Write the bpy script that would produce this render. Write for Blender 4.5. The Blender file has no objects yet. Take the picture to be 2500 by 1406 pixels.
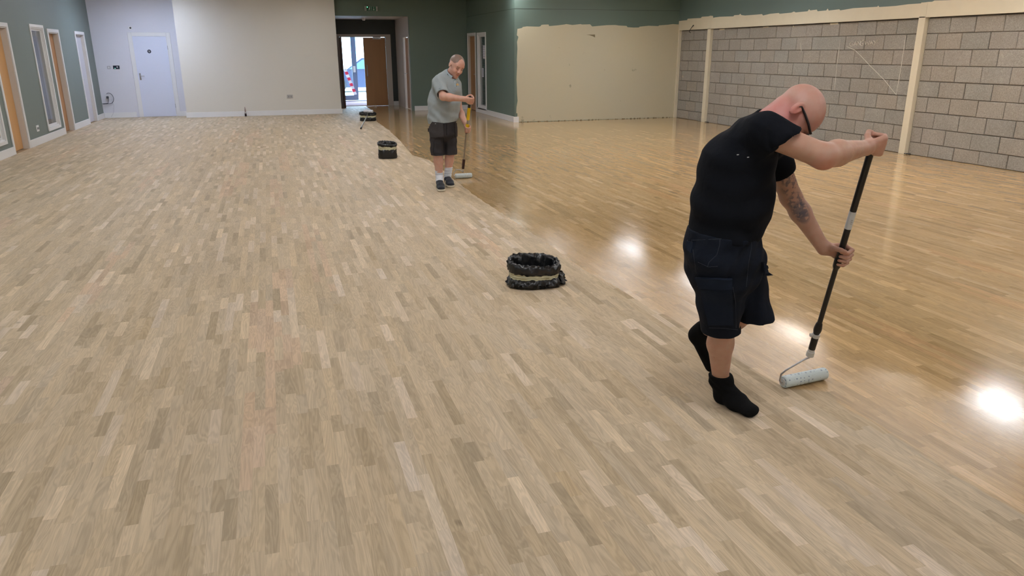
import bpy, bmesh, math, random
import numpy as np
from mathutils import Vector, Matrix
from mathutils.bvhtree import BVHTree

S = bpy.context.scene
C = S.collection
random.seed(7)
rng = np.random.default_rng(11)

# ------------------------------------------------------------------ camera
PITCH, YAW, ROLL, FPX = 0.30855575, 0.30493989, -0.00302103, 1810.52
EYE = 1.6
_f = np.array([math.sin(YAW)*math.cos(PITCH), math.cos(YAW)*math.cos(PITCH), -math.sin(PITCH)])
_r = np.array([math.cos(YAW), -math.sin(YAW), 0.0])
_u = np.cross(_r, _f)
CR = math.cos(ROLL)*_r + math.sin(ROLL)*_u
CU = -math.sin(ROLL)*_r + math.cos(ROLL)*_u
CF = _f
cam = bpy.data.objects.new('camera', bpy.data.cameras.new('camera'))
C.objects.link(cam)
cam.data.sensor_width = 36
cam.data.lens = 36*FPX/2500
cam.data.clip_start = 0.05
cam.matrix_world = Matrix(((CR[0], CU[0], -CF[0], 0), (CR[1], CU[1], -CF[1], 0), (CR[2], CU[2], -CF[2], EYE), (0, 0, 0, 1)))
S.camera = cam

# ------------------------------------------------------------------ world, exposure
W = bpy.data.worlds.new('sky'); S.world = W; W.use_nodes = True
wn = W.node_tree.nodes; wl = W.node_tree.links
bg = wn['Background']
tc = wn.new('ShaderNodeTexCoord'); sp = wn.new('ShaderNodeSeparateXYZ'); wr = wn.new('ShaderNodeValToRGB')
wl.new(tc.outputs['Generated'], sp.inputs[0]); wl.new(sp.outputs['Z'], wr.inputs[0]); wl.new(wr.outputs[0], bg.inputs[0])
wr.color_ramp.elements[0].position = 0.0; wr.color_ramp.elements[0].color = (0.80, 0.93, 1, 1)
wr.color_ramp.elements[1].position = 0.7; wr.color_ramp.elements[1].color = (0.35, 0.62, 1, 1)
bg.inputs[1].default_value = 26.0
S.view_settings.view_transform = 'Standard'
S.view_settings.look = 'None'
S.view_settings.gamma = 1
S.view_settings.use_curve_mapping = False
S.view_settings.exposure = 0.0
LAMP = 24.0        # radiance of the ceiling panels
CEIL = 3.1
# (x, y, colour, strength, size)
WARMW = (1.0, 0.90, 0.82); COOL = (0.66, 0.76, 1.0); NEUT = (0.93, 0.955, 1.0)
LAMPS = []
for y in (-1.2, 1.8, 4.8, 7.8, 10.8, 13.8, 16.8):
    for x in (-2.4, 1.4, 5.2):
        LAMPS.append((x, y, NEUT, 1.0, .6))
LAMPS += [(-2.6, 19.8, COOL, 2.8, .6), (7.35, 6.95, WARMW, 1.1, .45), (1.2, 19.4, NEUT, .55, .6)]  # the COOL panel is added to brighten the door recess and tint it bluish
LAMPS += [(7.55, 15.0, NEUT, 1.2, .6), (7.75, 12.3, NEUT, 1.6, .6), (7.4, 9.0, WARMW, 2.2, .6), (8.87, 6.6, NEUT, 1.5, .6),
          (7.6, 3.4, NEUT, 1.0, .6), (7.6, 0.4, NEUT, 1.0, .6)]

# ------------------------------------------------------------------ geometry of the place (metres)
XL, XR = -4.13, 9.68
YF0 = -3.0
YREC, YW, YG, YC, YLOB = 21.77, 21.16, 21.54, 17.10, 23.94
XA = 5.46
FH = np.array([CF[0], CF[1], 0]); FH /= np.linalg.norm(FH)

def ray(px, py):
    return CF + CR*(px-1250)/FPX - CU*(py-703)/FPX
def on_floor(px, py, z=0.0):
    d = ray(px, py); return d*(z-EYE)/d[2] + np.array([0, 0, EYE])
def on_x(px, py, X):
    d = ray(px, py); return d*X/d[0] + np.array([0, 0, EYE])
def on_y(px, py, Y):
    d = ray(px, py); return d*Y/d[1] + np.array([0, 0, EYE])
def on_depth(px, py, D):
    d = ray(px, py); return d*D/(d@FH) + np.array([0, 0, EYE])

# ------------------------------------------------------------------ helpers
def tag(o, label=None, cat=None, group=None, kind=None):
    if label: o['label'] = label
    if cat: o['category'] = cat
    if group: o['group'] = group
    if kind: o['kind'] = kind
    return o

def link(name, me, parent=None, mats=()):
    o = bpy.data.objects.new(name, me)
    C.objects.link(o)
    for m in mats: me.materials.append(m)
    if parent is not None:
        o.parent = parent
        o.matrix_parent_inverse = Matrix.Identity(4)
        if parent.parent is None:
            o.matrix_parent_inverse = parent_inv(parent)
        else:
            o.matrix_parent_inverse = parent_inv(parent)
    return o

def parent_inv(p):
    m = p.matrix_basis.copy()
    q = p
    while q.parent is not None:
        m = q.parent.matrix_basis @ q.matrix_parent_inverse @ m
        q = q.parent
    return m.inverted()

def empty(name, loc, **k):
    o = bpy.data.objects.new(name, None); C.objects.link(o)
    o.location = tuple(float(v) for v in loc); o.empty_display_size = .1
    tag(o, **k); return o

class MB:
    def __init__(s): s.bm = bmesh.new()
    def box(s, x0, x1, y0, y1, z0, z1, bev=0):
        r = bmesh.ops.create_cube(s.bm, size=1)
        vs = r['verts']
        for v in vs:
            v.co = Vector(((x0+x1)/2+v.co.x*(x1-x0), (y0+y1)/2+v.co.y*(y1-y0), (z0+z1)/2+v.co.z*(z1-z0)))
        if bev:
            es = list({e for v in vs for e in v.link_edges})
            bmesh.ops.bevel(s.bm, geom=es, offset=bev, segments=2, affect='EDGES', profile=.5)
        return s
    def tube(s, pts, rad, n=12, caps=True, ell=None):
        pts = [Vector(tuple(float(c) for c in p)) for p in pts]
        if not hasattr(rad, '__len__'): rad = [rad]*len(pts)
        rings = []
        up = None
        for i, p in enumerate(pts):
            a = pts[max(i-1, 0)]; b = pts[min(i+1, len(pts)-1)]
            t = (b-a).normalized()
            if up is None:
                up = Vector((0, 0, 1)) if abs(t.z) < .9 else Vector((1, 0, 0))
            x = up - t*up.dot(t); x.normalize(); y = t.cross(x); up = x
            rings.append([s.bm.verts.new(p + (x*math.cos(2*math.pi*k/n) + y*math.sin(2*math.pi*k/n))*rad[i]) for k in range(n)])
        for i in range(len(rings)-1):
            for k in range(n):
                s.bm.faces.new((rings[i][k], rings[i][(k+1) % n], rings[i+1][(k+1) % n], rings[i+1][k]))
        if caps:
            s.bm.faces.new(rings[0][::-1]); s.bm.faces.new(rings[-1])
        return s
    def ball(s, c, r, sc=(1, 1, 1), seg=16):
        q = bmesh.ops.create_uvsphere(s.bm, u_segments=seg, v_segments=max(6, seg//2), radius=1)
        for v in q['verts']:
            v.co = Vector((c[0]+v.co.x*r*sc[0], c[1]+v.co.y*r*sc[1], c[2]+v.co.z*r*sc[2]))
        return s
    def prism(s, pts, off):
        """closed polygon pts (3-D) thickened by the vector off"""
        off = Vector(tuple(float(c) for c in off))
        a = [s.bm.verts.new(Vector(tuple(float(c) for c in p))) for p in pts]
        b = [s.bm.verts.new(v.co+off) for v in a]
        n = len(a)
        s.bm.faces.new(a[::-1]); s.bm.faces.new(b)
        for i in range(n): s.bm.faces.new((a[i], a[(i+1) % n], b[(i+1) % n], b[i]))
        return s
    def build(s, name, mat, parent=None, smooth=False, auto=None, **k):
        bmesh.ops.recalc_face_normals(s.bm, faces=s.bm.faces)
        me = bpy.data.meshes.new(name); s.bm.to_mesh(me); s.bm.free()
        me.polygons.foreach_set('use_smooth', [bool(smooth)]*len(me.polygons))
        if smooth:
            if auto is not None: me.set_sharp_from_angle(angle=auto)
        o = link(name, me, parent, (mat,))
        tag(o, **k); return o

def np_mesh(name, V, Fq, mat, parent=None, smooth=True, col=None, attr='tint', face_col=None):
    me = bpy.data.meshes.new(name)
    V = np.asarray(V, np.float32); Fq = np.asarray(Fq, np.int32)
    n = Fq.shape[1]
    me.vertices.add(len(V)); me.vertices.foreach_set('co', V.ravel())
    me.loops.add(Fq.size); me.loops.foreach_set('vertex_index', Fq.ravel())
    me.polygons.add(len(Fq)); me.polygons.foreach_set('loop_start', np.arange(0, Fq.size, n, dtype=np.int32))
    me.update(calc_edges=True)
    me.polygons.foreach_set('use_smooth', np.full(len(Fq), bool(smooth)))
    if col is not None:
        a = me.attributes.new(attr, 'FLOAT_COLOR', 'POINT')
        a.data.foreach_set('color', np.hstack([col, np.ones((len(col), 1))]).astype(np.float32).ravel())
    if face_col is not None:
        a = me.attributes.new(attr, 'FLOAT_COLOR', 'FACE')
        a.data.foreach_set('color', np.asarray(face_col, np.float32).ravel())
    return link(name, me, parent, (mat,))

# ------------------------------------------------------------------ materials
def mk(name):
    m = bpy.data.materials.new(name); m.use_nodes = True
    nt = m.node_tree
    return m, nt.nodes, nt.links, nt.nodes['Principled BSDF']
def setp(b, **k):
    for a, v in k.items():
        b.inputs[a.replace('_', ' ')].default_value = v
def rgb(r, g, b): # sRGB 0-255 -> linear
    return tuple(((c/255)/12.92 if c/255 <= .04045 else ((c/255+.055)/1.055)**2.4) for c in (r, g, b)) + (1,)

def M(name, col, rough=.6, metal=0, nscale=0, namt=.1, bump=0, bscale=60, spec=.5, coords='Object'):
    m, n, l, b = mk(name)
    setp(b, Base_Color=col, Roughness=rough, Metallic=metal)
    b.inputs['Specular IOR Level'].default_value = spec
    if nscale or bump:
        t = n.new('ShaderNodeTexCoord')
    if nscale:
        q = n.new('ShaderNodeTexNoise'); q.inputs['Scale'].default_value = nscale; q.inputs['Detail'].default_value = 5
        l.new(t.outputs[coords], q.inputs['Vector'])
        r = n.new('ShaderNodeMapRange'); r.inputs['To Min'].default_value = 1-namt; r.inputs['To Max'].default_value = 1+namt
        l.new(q.outputs['Fac'], r.inputs['Value'])
        v = n.new('ShaderNodeVectorMath'); v.operation = 'SCALE'; v.inputs[0].default_value = col[:3]
        l.new(r.outputs[0], v.inputs['Scale']); l.new(v.outputs[0], b.inputs['Base Color'])
    if bump:
        q = n.new('ShaderNodeTexNoise'); q.inputs['Scale'].default_value = bscale; q.inputs['Detail'].default_value = 4
        l.new(t.outputs[coords], q.inputs['Vector'])
        u = n.new('ShaderNodeBump'); u.inputs['Strength'].default_value = bump; u.inputs['Distance'].default_value = .01
        l.new(q.outputs['Fac'], u.inputs['Height']); l.new(u.outputs[0], b.inputs['Normal'])
    return m
def emis(name, col, s):
    m, n, l, b = mk(name)
    setp(b, Base_Color=(0, 0, 0, 1), Roughness=.5); b.inputs['Emission Color'].default_value = col
    b.inputs['Emission Strength'].default_value = s
    return m

GREEN_L = M('sage_green_paint', rgb(114, 124, 119), .55, nscale=.8, namt=.05, bump=.04, bscale=120)
GREEN_D = M('dark_green_paint', rgb(98, 115, 105), .5, nscale=.8, namt=.05, bump=.04, bscale=120)
GREEN_R = M('teal_green_paint', rgb(98, 116, 112), .5, nscale=.8, namt=.05)
LOBBYG = M('charcoal_green_paint', rgb(62, 68, 68), .6)
WHITEW = M('off_white_wall_paint', rgb(214, 209, 199), .7, nscale=.6, namt=.03, bump=.03, bscale=90)
RECW = M('white_wall_paint', rgb(214, 213, 220), .7, nscale=.6, namt=.03)
LOBBYW = M('lobby_white_paint', rgb(208, 198, 190), .7)
GLOSSW = M('white_gloss_trim', rgb(225, 224, 224), .3)
CREAMT = M('cream_steel_paint', rgb(214, 204, 180), .45, nscale=6, namt=.04, bump=.05, bscale=30)
CEILM = M('ceiling_white', rgb(215, 213, 208), .8)
PINEW = M('orange_oak_veneer', rgb(205, 155, 98), .4)
BROWNW = M('walnut_oak_veneer', rgb(172, 124, 80), .4)
STEEL = M('brushed_steel', rgb(185, 185, 188), .3, 1.0)
DARKP = M('black_plastic', rgb(16, 17, 20), .45)
PLASW = M('white_plastic', rgb(228, 228, 228), .35)
ALUM = M('grey_aluminium', rgb(120, 135, 165), .45, .3)

def veneer(m, sc=(60, 60, 2)):
    n, l = m.node_tree.nodes, m.node_tree.links; b = n['Principled BSDF']
    c = b.inputs['Base Color'].default_value[:]
    t = n.new('ShaderNodeTexCoord'); mp = n.new('ShaderNodeMapping'); mp.inputs['Scale'].default_value = sc
    q = n.new('ShaderNodeTexNoise'); q.inputs['Scale'].default_value = 1; q.inputs['Detail'].default_value = 6
    l.new(t.outputs['Object'], mp.inputs[0]); l.new(mp.outputs[0], q.inputs['Vector'])
    r = n.new('ShaderNodeMapRange'); r.inputs['To Min'].default_value = .8; r.inputs['To Max'].default_value = 1.18
    l.new(q.outputs['Fac'], r.inputs['Value'])
    v = n.new('ShaderNodeVectorMath'); v.operation = 'SCALE'; v.inputs[0].default_value = c[:3]
    l.new(r.outputs[0], v.inputs['Scale']); l.new(v.outputs[0], b.inputs['Base Color'])
veneer(PINEW, (6, 6, .6)); veneer(BROWNW, (6, 6, .6))

# glass: a real thin pane, reflecting at grazing angles
def glass_mat():
    m, n, l, b = mk('window_glass')
    setp(b, Base_Color=(.9, .95, .95, 1), Roughness=.02, IOR=1.5)
    b.inputs['Transmission Weight'].default_value = 1
    return m
GLASS = glass_mat()

# cream plaster with faint warm patches and scuffs
def cream_mat():
    m, n, l, b = mk('cream_plaster')
    t = n.new('ShaderNodeTexCoord')
    q = n.new('ShaderNodeTexNoise'); q.inputs['Scale'].default_value = .5; q.inputs['Detail'].default_value = 3
    l.new(t.outputs['Object'], q.inputs['Vector'])
    r = n.new('ShaderNodeValToRGB'); r.color_ramp.elements[0].position = .3; r.color_ramp.elements[1].position = .7
    r.color_ramp.elements[0].color = rgb(192, 184, 160); r.color_ramp.elements[1].color = rgb(197, 186, 156)
    l.new(q.outputs['Fac'], r.inputs[0])
    q2 = n.new('ShaderNodeTexNoise'); q2.inputs['Scale'].default_value = 5; q2.inputs['Detail'].default_value = 8
    l.new(t.outputs['Object'], q2.inputs['Vector'])
    r2 = n.new('ShaderNodeValToRGB'); r2.color_ramp.elements[0].position = .24; r2.color_ramp.elements[1].position = .30
    r2.color_ramp.elements[0].color = (.6, .6, .58, 1); r2.color_ramp.elements[1].color = (1, 1, 1, 1)
    l.new(q2.outputs['Fac'], r2.inputs[0])
    x = n.new('ShaderNodeMix'); x.data_type = 'RGBA'; x.blend_type = 'MULTIPLY'; x.inputs[0].default_value = 1
    l.new(r.outputs[0], x.inputs[6]); l.new(r2.outputs[0], x.inputs[7]); l.new(x.outputs[2], b.inputs['Base Color'])
    b.inputs['Roughness'].default_value = .6
    return m
CREAM = cream_mat()

# concrete block: per-block tint attribute, speckle, pits
def block_mat():
    m, n, l, b = mk('concrete_block')
    a = n.new('ShaderNodeAttribute'); a.attribute_name = 'tint'
    t = n.new('ShaderNodeTexCoord')
    q = n.new('ShaderNodeTexNoise'); q.inputs['Scale'].default_value = 55; q.inputs['Detail'].default_value = 5; q.inputs['Roughness'].default_value = .75
    l.new(t.outputs['Object'], q.inputs['Vector'])
    r = n.new('ShaderNodeValToRGB')
    r.color_ramp.elements[0].position = .30; r.color_ramp.elements[0].color = (.62, .62, .62, 1)
    r.color_ramp.elements[1].position = .62; r.color_ramp.elements[1].color = (1.05, 1.05, 1.05, 1)
    e = r.color_ramp.elements.new(.72); e.color = (1.6, 1.6, 1.6, 1)
    l.new(q.outputs['Fac'], r.inputs[0])
    q2 = n.new('ShaderNodeTexNoise'); q2.inputs['Scale'].default_value = 3; q2.inputs['Detail'].default_value = 4
    l.new(t.outputs['Object'], q2.inputs['Vector'])
    r2 = n.new('ShaderNodeMapRange'); r2.inputs['To Min'].default_value = .86; r2.inputs['To Max'].default_value = 1.12
    l.new(q2.outputs['Fac'], r2.inputs['Value'])
    x = n.new('ShaderNodeMix'); x.data_type = 'RGBA'; x.blend_type = 'MULTIPLY'; x.inputs[0].default_value = 1
    l.new(a.outputs['Color'], x.inputs[6]); l.new(r.outputs[0], x.inputs[7])
    v = n.new('ShaderNodeVectorMath'); v.operation = 'SCALE'
    l.new(x.outputs[2], v.inputs[0]); l.new(r2.outputs[0], v.inputs['Scale']); l.new(v.outputs[0], b.inputs['Base Color'])
    u = n.new('ShaderNodeBump'); u.inputs['Strength'].default_value = .5; u.inputs['Distance'].default_value = .006
    l.new(q.outputs['Fac'], u.inputs['Height']); l.new(u.outputs[0], b.inputs['Normal'])
    b.inputs['Roughness'].default_value = .9
    return m
BLOCK = block_mat()
MORTAR = M('dark_mortar', rgb(122, 113, 101), .95, nscale=20, namt=.25, bump=.5, bscale=60)

# wet-edge line of the lacquer (y -> x), metres on the floor
WET = [(-3, 2.47), (1.6, 2.455), (1.9, 2.436), (2.36, 2.455), (2.6, 2.44), (2.76, 2.52), (2.8, 2.30), (3.15, 2.28), (3.7, 2.26), (4.4, 2.22), (5.09, 2.166), (5.83, 2.185),
       (8.3, 2.16), (9.1, 2.18), (11.4, 2.25), (12.06, 2.10), (14.16, 2.245), (16.3, 2.35), (18.4, 2.38), (19.8, 2.55), (22.3, 2.74), (24, 2.78)]

def floor_mat():
    m, n, l, b = mk('oak_strip_wood')
    def N(t, **k):
        o = n.new(t)
        for a, v in k.items(): setattr(o, a, v)
        return o
    geo = N('ShaderNodeNewGeometry'); sep = N('ShaderNodeSeparateXYZ'); l.new(geo.outputs['Position'], sep.inputs[0])
    att = N('ShaderNodeAttribute'); att.attribute_name = 'tint'
    # grain coordinates shifted per plank by the alpha channel
    off = N('ShaderNodeVectorMath', operation='SCALE'); off.inputs[0].default_value = (37, 91, 13)
    l.new(att.outputs['Alpha'], off.inputs['Scale'])
    add = N('ShaderNodeVectorMath', operation='ADD'); l.new(geo.outputs['Position'], add.inputs[0]); l.new(off.outputs[0], add.inputs[1])
    def noise(scale_vec, sc, det, dist=0):
        mp = N('ShaderNodeMapping'); mp.inputs['Scale'].default_value = scale_vec
        l.new(add.outputs[0], mp.inputs[0])
        q = N('ShaderNodeTexNoise'); q.inputs['Scale'].default_value = sc; q.inputs['Detail'].default_value = det
        q.inputs['Distortion'].default_value = dist
        l.new(mp.outputs[0], q.inputs['Vector']); return q
    fine = noise((1, .03, 1), 260, 4)
    broad = noise((1, .12, 1), 16, 3, .6)
    # cathedral figure: rings of a warped distance field
    ring = N('ShaderNodeMath', operation='MULTIPLY'); ring.inputs[1].default_value = 26
    l.new(broad.outputs['Fac'], ring.inputs[0])
    sn = N('ShaderNodeMath', operation='SINE')
    r2 = N('ShaderNodeMath', operation='MULTIPLY'); r2.inputs[1].default_value = 2.6
    l.new(ring.outputs[0], r2.inputs[0]); l.new(r2.outputs[0], sn.inputs[0])
    mr = N('ShaderNodeMapRange'); mr.inputs['From Min'].default_value = -1; mr.inputs['To Min'].default_value = .90; mr.inputs['To Max'].default_value = 1.06
    l.new(sn.outputs[0], mr.inputs['Value'])
    mf = N('ShaderNodeMapRange'); mf.inputs['From Min'].default_value = .25; mf.inputs['From Max'].default_value = .75
    mf.inputs['To Min'].default_value = .90; mf.inputs['To Max'].default_value = 1.08
    l.new(fine.outputs['Fac'], mf.inputs['Value'])
    mb = N('ShaderNodeMapRange'); mb.inputs['From Min'].default_value = .3; mb.inputs['From Max'].default_value = .7
    mb.inputs['To Min'].default_value = .93; mb.inputs['To Max'].default_value = 1.07
    l.new(broad.outputs['Fac'], mb.inputs['Value'])
    m1 = N('ShaderNodeMath', operation='MULTIPLY'); l.new(mr.outputs[0], m1.inputs[0]); l.new(mf.outputs[0], m1.inputs[1])
    m2 = N('ShaderNodeMath', operation='MULTIPLY'); l.new(m1.outputs[0], m2.inputs[0]); l.new(mb.outputs[0], m2.inputs[1])
    # knots
    kn = noise((1, .5, 1), 9, 1)
    kr = N('ShaderNodeMapRange'); kr.inputs['From Min'].default_value = .80; kr.inputs['From Max'].default_value = .84
    kr.inputs['To Min'].default_value = 1; kr.inputs['To Max'].default_value = .55
    l.new(kn.outputs['Fac'], kr.inputs['Value'])
    m3 = N('ShaderNodeMath', operation='MULTIPLY'); l.new(m2.outputs[0], m3.inputs[0]); l.new(kr.outputs[0], m3.inputs[1])
    woodc = N('ShaderNodeVectorMath', operation='SCALE'); l.new(att.outputs['Color'], woodc.inputs[0]); l.new(m3.outputs[0], woodc.inputs['Scale'])
    # lacquer mask: x beyond the edge line y -> x
    ynorm = N('ShaderNodeMapRange'); ynorm.inputs['From Min'].default_value = -3; ynorm.inputs['From Max'].default_value = 24
    l.new(sep.outputs['Y'], ynorm.inputs['Value'])
    fc = N('ShaderNodeFloatCurve'); cur = fc.mapping.curves[0]
    cur.points[0].location = (0, (WET[0][1]-2)/1.0); cur.points[1].location = (1, (WET[-1][1]-2)/1.0)
    for y, x in WET[1:-1]: cur.points.new((y+3)/27, x-2)
    for p in cur.points: p.handle_type = 'VECTOR'
    fc.mapping.update()
    l.new(ynorm.outputs[0], fc.inputs['Value'])
    eb = N('ShaderNodeMath', operation='ADD'); eb.inputs[1].default_value = 2; l.new(fc.outputs[0], eb.inputs[0])
    en = N('ShaderNodeTexNoise'); en.inputs['Scale'].default_value = 5; en.inputs['Detail'].default_value = 3
    l.new(geo.outputs['Position'], en.inputs['Vector'])
    em = N('ShaderNodeMapRange'); em.inputs['To Min'].default_value = -.03; em.inputs['To Max'].default_value = .03; l.new(en.outputs['Fac'], em.inputs['Value'])
    e2 = N('ShaderNodeMath', operation='ADD'); l.new(eb.outputs[0], e2.inputs[0]); l.new(em.outputs[0], e2.inputs[1])
    df = N('ShaderNodeMath', operation='SUBTRACT'); l.new(sep.outputs['X'], df.inputs[0]); l.new(e2.outputs[0], df.inputs[1])
    wm = N('ShaderNodeMapRange', interpolation_type='SMOOTHSTEP'); wm.inputs['From Min'].default_value = -.01; wm.inputs['From Max'].default_value = .015
    l.new(df.outputs[0], wm.inputs['Value'])
    # fresh froth close to the roller: a strip just inside the wet edge
    fr = N('ShaderNodeMapRange', interpolation_type='SMOOTHSTEP'); fr.inputs['From Min'].default_value = .75; fr.inputs['From Max'].default_value = .25
    l.new(df.outputs[0], fr.inputs['Value'])
    fy = N('ShaderNodeMapRange', interpolation_type='SMOOTHSTEP'); fy.inputs['From Min'].default_value = 7.5; fy.inputs['From Max'].default_value = 4.0
    l.new(sep.outputs['Y'], fy.inputs['Value'])
    fre = N('ShaderNodeMath', operation='MULTIPLY'); l.new(fr.outputs[0], fre.inputs[0]); l.new(fy.outputs[0], fre.inputs[1])
    wetc = N('ShaderNodeVectorMath', operation='MULTIPLY'); wetc.inputs[1].default_value = (.92, .775, .55)
    l.new(woodc.outputs[0], wetc.inputs[0])
    mx = N('ShaderNodeMix', data_type='RGBA'); l.new(wm.outputs[0], mx.inputs[0]); l.new(woodc.outputs[0], mx.inputs[6]); l.new(wetc.outputs[0], mx.inputs[7])
    l.new(mx.outputs[2], b.inputs['Base Color'])
    rr = N('ShaderNodeMapRange'); rr.inputs['To Min'].default_value = .62; rr.inputs['To Max'].default_value = .11
    l.new(wm.outputs[0], rr.inputs['Value'])
    rf = N('ShaderNodeMath', operation='MULTIPLY'); rf.inputs[1].default_value = .17; l.new(fre.outputs[0], rf.inputs[0])
    ra = N('ShaderNodeMath', operation='ADD'); l.new(rr.outputs[0], ra.inputs[0]); l.new(rf.outputs[0], ra.inputs[1])
    l.new(ra.outputs[0], b.inputs['Roughness'])
    sr = N('ShaderNodeMapRange'); sr.inputs['To Min'].default_value = .25; sr.inputs['To Max'].default_value = .5
    l.new(wm.outputs[0], sr.inputs['Value']); l.new(sr.outputs[0], b.inputs['Specular IOR Level'])
    bn = N('ShaderNodeTexNoise'); bn.inputs['Scale'].default_value = 170; bn.inputs['Detail'].default_value = 3
    l.new(geo.outputs['Position'], bn.inputs['Vector'])
    bs = N('ShaderNodeMath', operation='MULTIPLY_ADD'); bs.inputs[1].default_value = .14; bs.inputs[2].default_value = .045
    l.new(fre.outputs[0], bs.inputs[0])
    bp = N('ShaderNodeBump'); bp.inputs['Distance'].default_value = .004
    l.new(bs.outputs[0], bp.inputs['Strength']); l.new(bn.outputs['Fac'], bp.inputs['Height']); l.new(bp.outputs[0], b.inputs['Normal'])
    return m
WOOD = floor_mat()
SUB = M('floor_joint', rgb(150, 126, 94), .8)

# ------------------------------------------------------------------ ceiling lights
LM = {}
cmesh = None
for i, (x, y, c, s, sz) in enumerate(LAMPS):
    key = (c, s)
    if key not in LM: LM[key] = emis('panel_light', c+(1,), LAMP*s)
    e = empty('ceiling_light', (x, y, CEIL-.03), label='flush square white light panel in the hall ceiling', cat='light', group='hall ceiling light panels')
    q = MB()
    h = sz/2
    for a in ((x-h-.03, x+h+.03, y-h-.03, y-h), (x-h-.03, x+h+.03, y+h, y+h+.03), (x-h-.03, x-h, y-h, y+h), (x+h, x+h+.03, y-h, y+h)):
        q.box(a[0], a[1], a[2], a[3], CEIL-.035, CEIL)
    q.build('frame', PLASW, e)
    MB().box(x-h, x+h, y-h, y+h, CEIL-.028, CEIL-.005).build('diffuser', LM[key], e)

# ------------------------------------------------------------------ room shell
def shell(name, mat, boxes, **k):
    q = MB()
    for b in boxes: q.box(*b)
    return q.build(name, mat, kind='structure', **k)
floor = shell('floor', SUB, [(XL-.2, XR+.3, YF0, 26.5, -.12, -.001)])
ceiling = shell('ceiling', CEILM, [(XL-.2, XR+.3, YF0-.1, 22.2, CEIL, CEIL+.1)])
shell('ceiling_lobby', LOBBYW, [(1.6, 3.9, YG+.002, YLOB+.1, 2.53, 2.6)])
shell('wall_front', WHITEW, [(XL-.2, XR+.3, YF0-.15, YF0, 0, CEIL)])

# left wall with openings  (y0, y1, z0, z1)
T = .13
OPL = [(12.55, 13.95, .26, 2.04), (14.32, 15.13, 0, 2.02), (16.54, 17.36, .22, 2.06), (17.72, 18.50, 0, 2.0), (20.06, 20.90, 0, 2.01)]
def wall_x(name, X, thick, y0, y1, z1, ops, mat):
    q = MB(); xa, xb = sorted((X, X+thick)); y = y0
    for (a, b, c, d) in sorted(ops):
        q.box(xa, xb, y, a, 0, z1)
        if c > 0: q.box(xa, xb, a, b, 0, c)
        q.box(xa, xb, a, b, d, z1)
        y = b
    q.box(xa, xb, y, y1, 0, z1)
    return q.build(name, mat, kind='structure')
wall_left = wall_x('wall_left', XL, -T, YF0, YREC, CEIL, OPL, GREEN_L)
# seam of the boxing above, faint
wall_rec = shell('wall_back', RECW, [(XL-T, -2.1, YREC, YREC+.12, 0, CEIL)])
wall_white = shell('wall_back_white', WHITEW, [(-2.1, 1.81, YW, YREC+.1, 0, CEIL)])
shell('wall_lobby_left', LOBBYW, [(1.6, 1.81, YREC+.1, YLOB, 0, 2.53)])
wall_green = shell('wall_back_green', GREEN_D, [(3.82, XA+.13, YG, YG+.12, 0, CEIL), (1.81, 3.82, YG, YG+.12, 2.53, CEIL)])
OPA = [(20.62, 21.38, 0, 2.03), (19.58, 20.34, .15, 2.03)]
wall_ang = wall_x('wall_side_green', XA, .13, YC, YG, CEIL, OPA, GREEN_D)
wall_cream = shell('wall_back_cream', GREEN_D, [(XA+.13, XR, YC, YC+.13, 0, CEIL)])
wall_lr = wall_x('wall_lobby_right', 3.82, .1, YG+.12, YLOB, 2.53, [(21.75, 22.60, 0, 2.0)], LOBBYW)
# far lobby wall with the double door opening
LD = (2.13, 3.50)
wall_lf = shell('wall_lobby_back', LOBBYG, [(1.6, LD[0], YLOB, YLOB+.12, 0, 2.6), (LD[1], 3.95, YLOB, YLOB+.12, 0, 2.6), (LD[0], LD[1], YLOB, YLOB+.12, 2.03, 2.6)])
# vestibule
shell('wall_porch', LOBBYW, [(1.9, 2.0, YLOB+.12, 26.4, 0, 2.5), (3.9, 4.0, YLOB+.12, 26.4, 0, 2.5), (1.9, 4.0, 26.4, 26.5, 2.25, 2.5), (1.9, 4.0, YLOB+.12, 26.4, 2.5, 2.6)])
MAT_RED = M('brown_red_entrance_mat', rgb(150, 118, 120), .9, nscale=60, namt=.2)
tag(MB().box(2.02, 3.88, YLOB+.15, 26.2, 0, .014).build('entrance_mat', MAT_RED), 'dull reddish entrance mat inside the glazed entrance', 'mat')

# sheds the rooms behind the left wall and the office behind the angled wall
SIDE = M('side_room_paint', rgb(150, 150, 150), .8)
shell('wall_office_left', SIDE, [(XL-3.2, XL-3.1, 11, 22, 0, 2.6), (XL-3.2, XL-T, 10.9, 11, 0, 2.6), (XL-3.2, XL-T, 21.9, 22, 0, 2.6), (XL-3.2, XL-T, 17.5, 17.58, 0, 2.6), (XL-3.2, XL-T, 11, 22, 2.5, 2.6), (XL-3.2, XL-T, 11, 22, -.05, 0)])
shell('wall_office_right', SIDE, [(XA+2.4, XA+2.5, YC+.2, 22, 0, 2.6), (XA+.13, XA+2.5, 21.9, 22, 0, 2.6), (XA+.13, XA+2.5, YC+.14, YC+.2, 0, 2.6), (XA+.13, XA+2.5, YC+.2, 22, 2.5, 2.6)])

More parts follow.
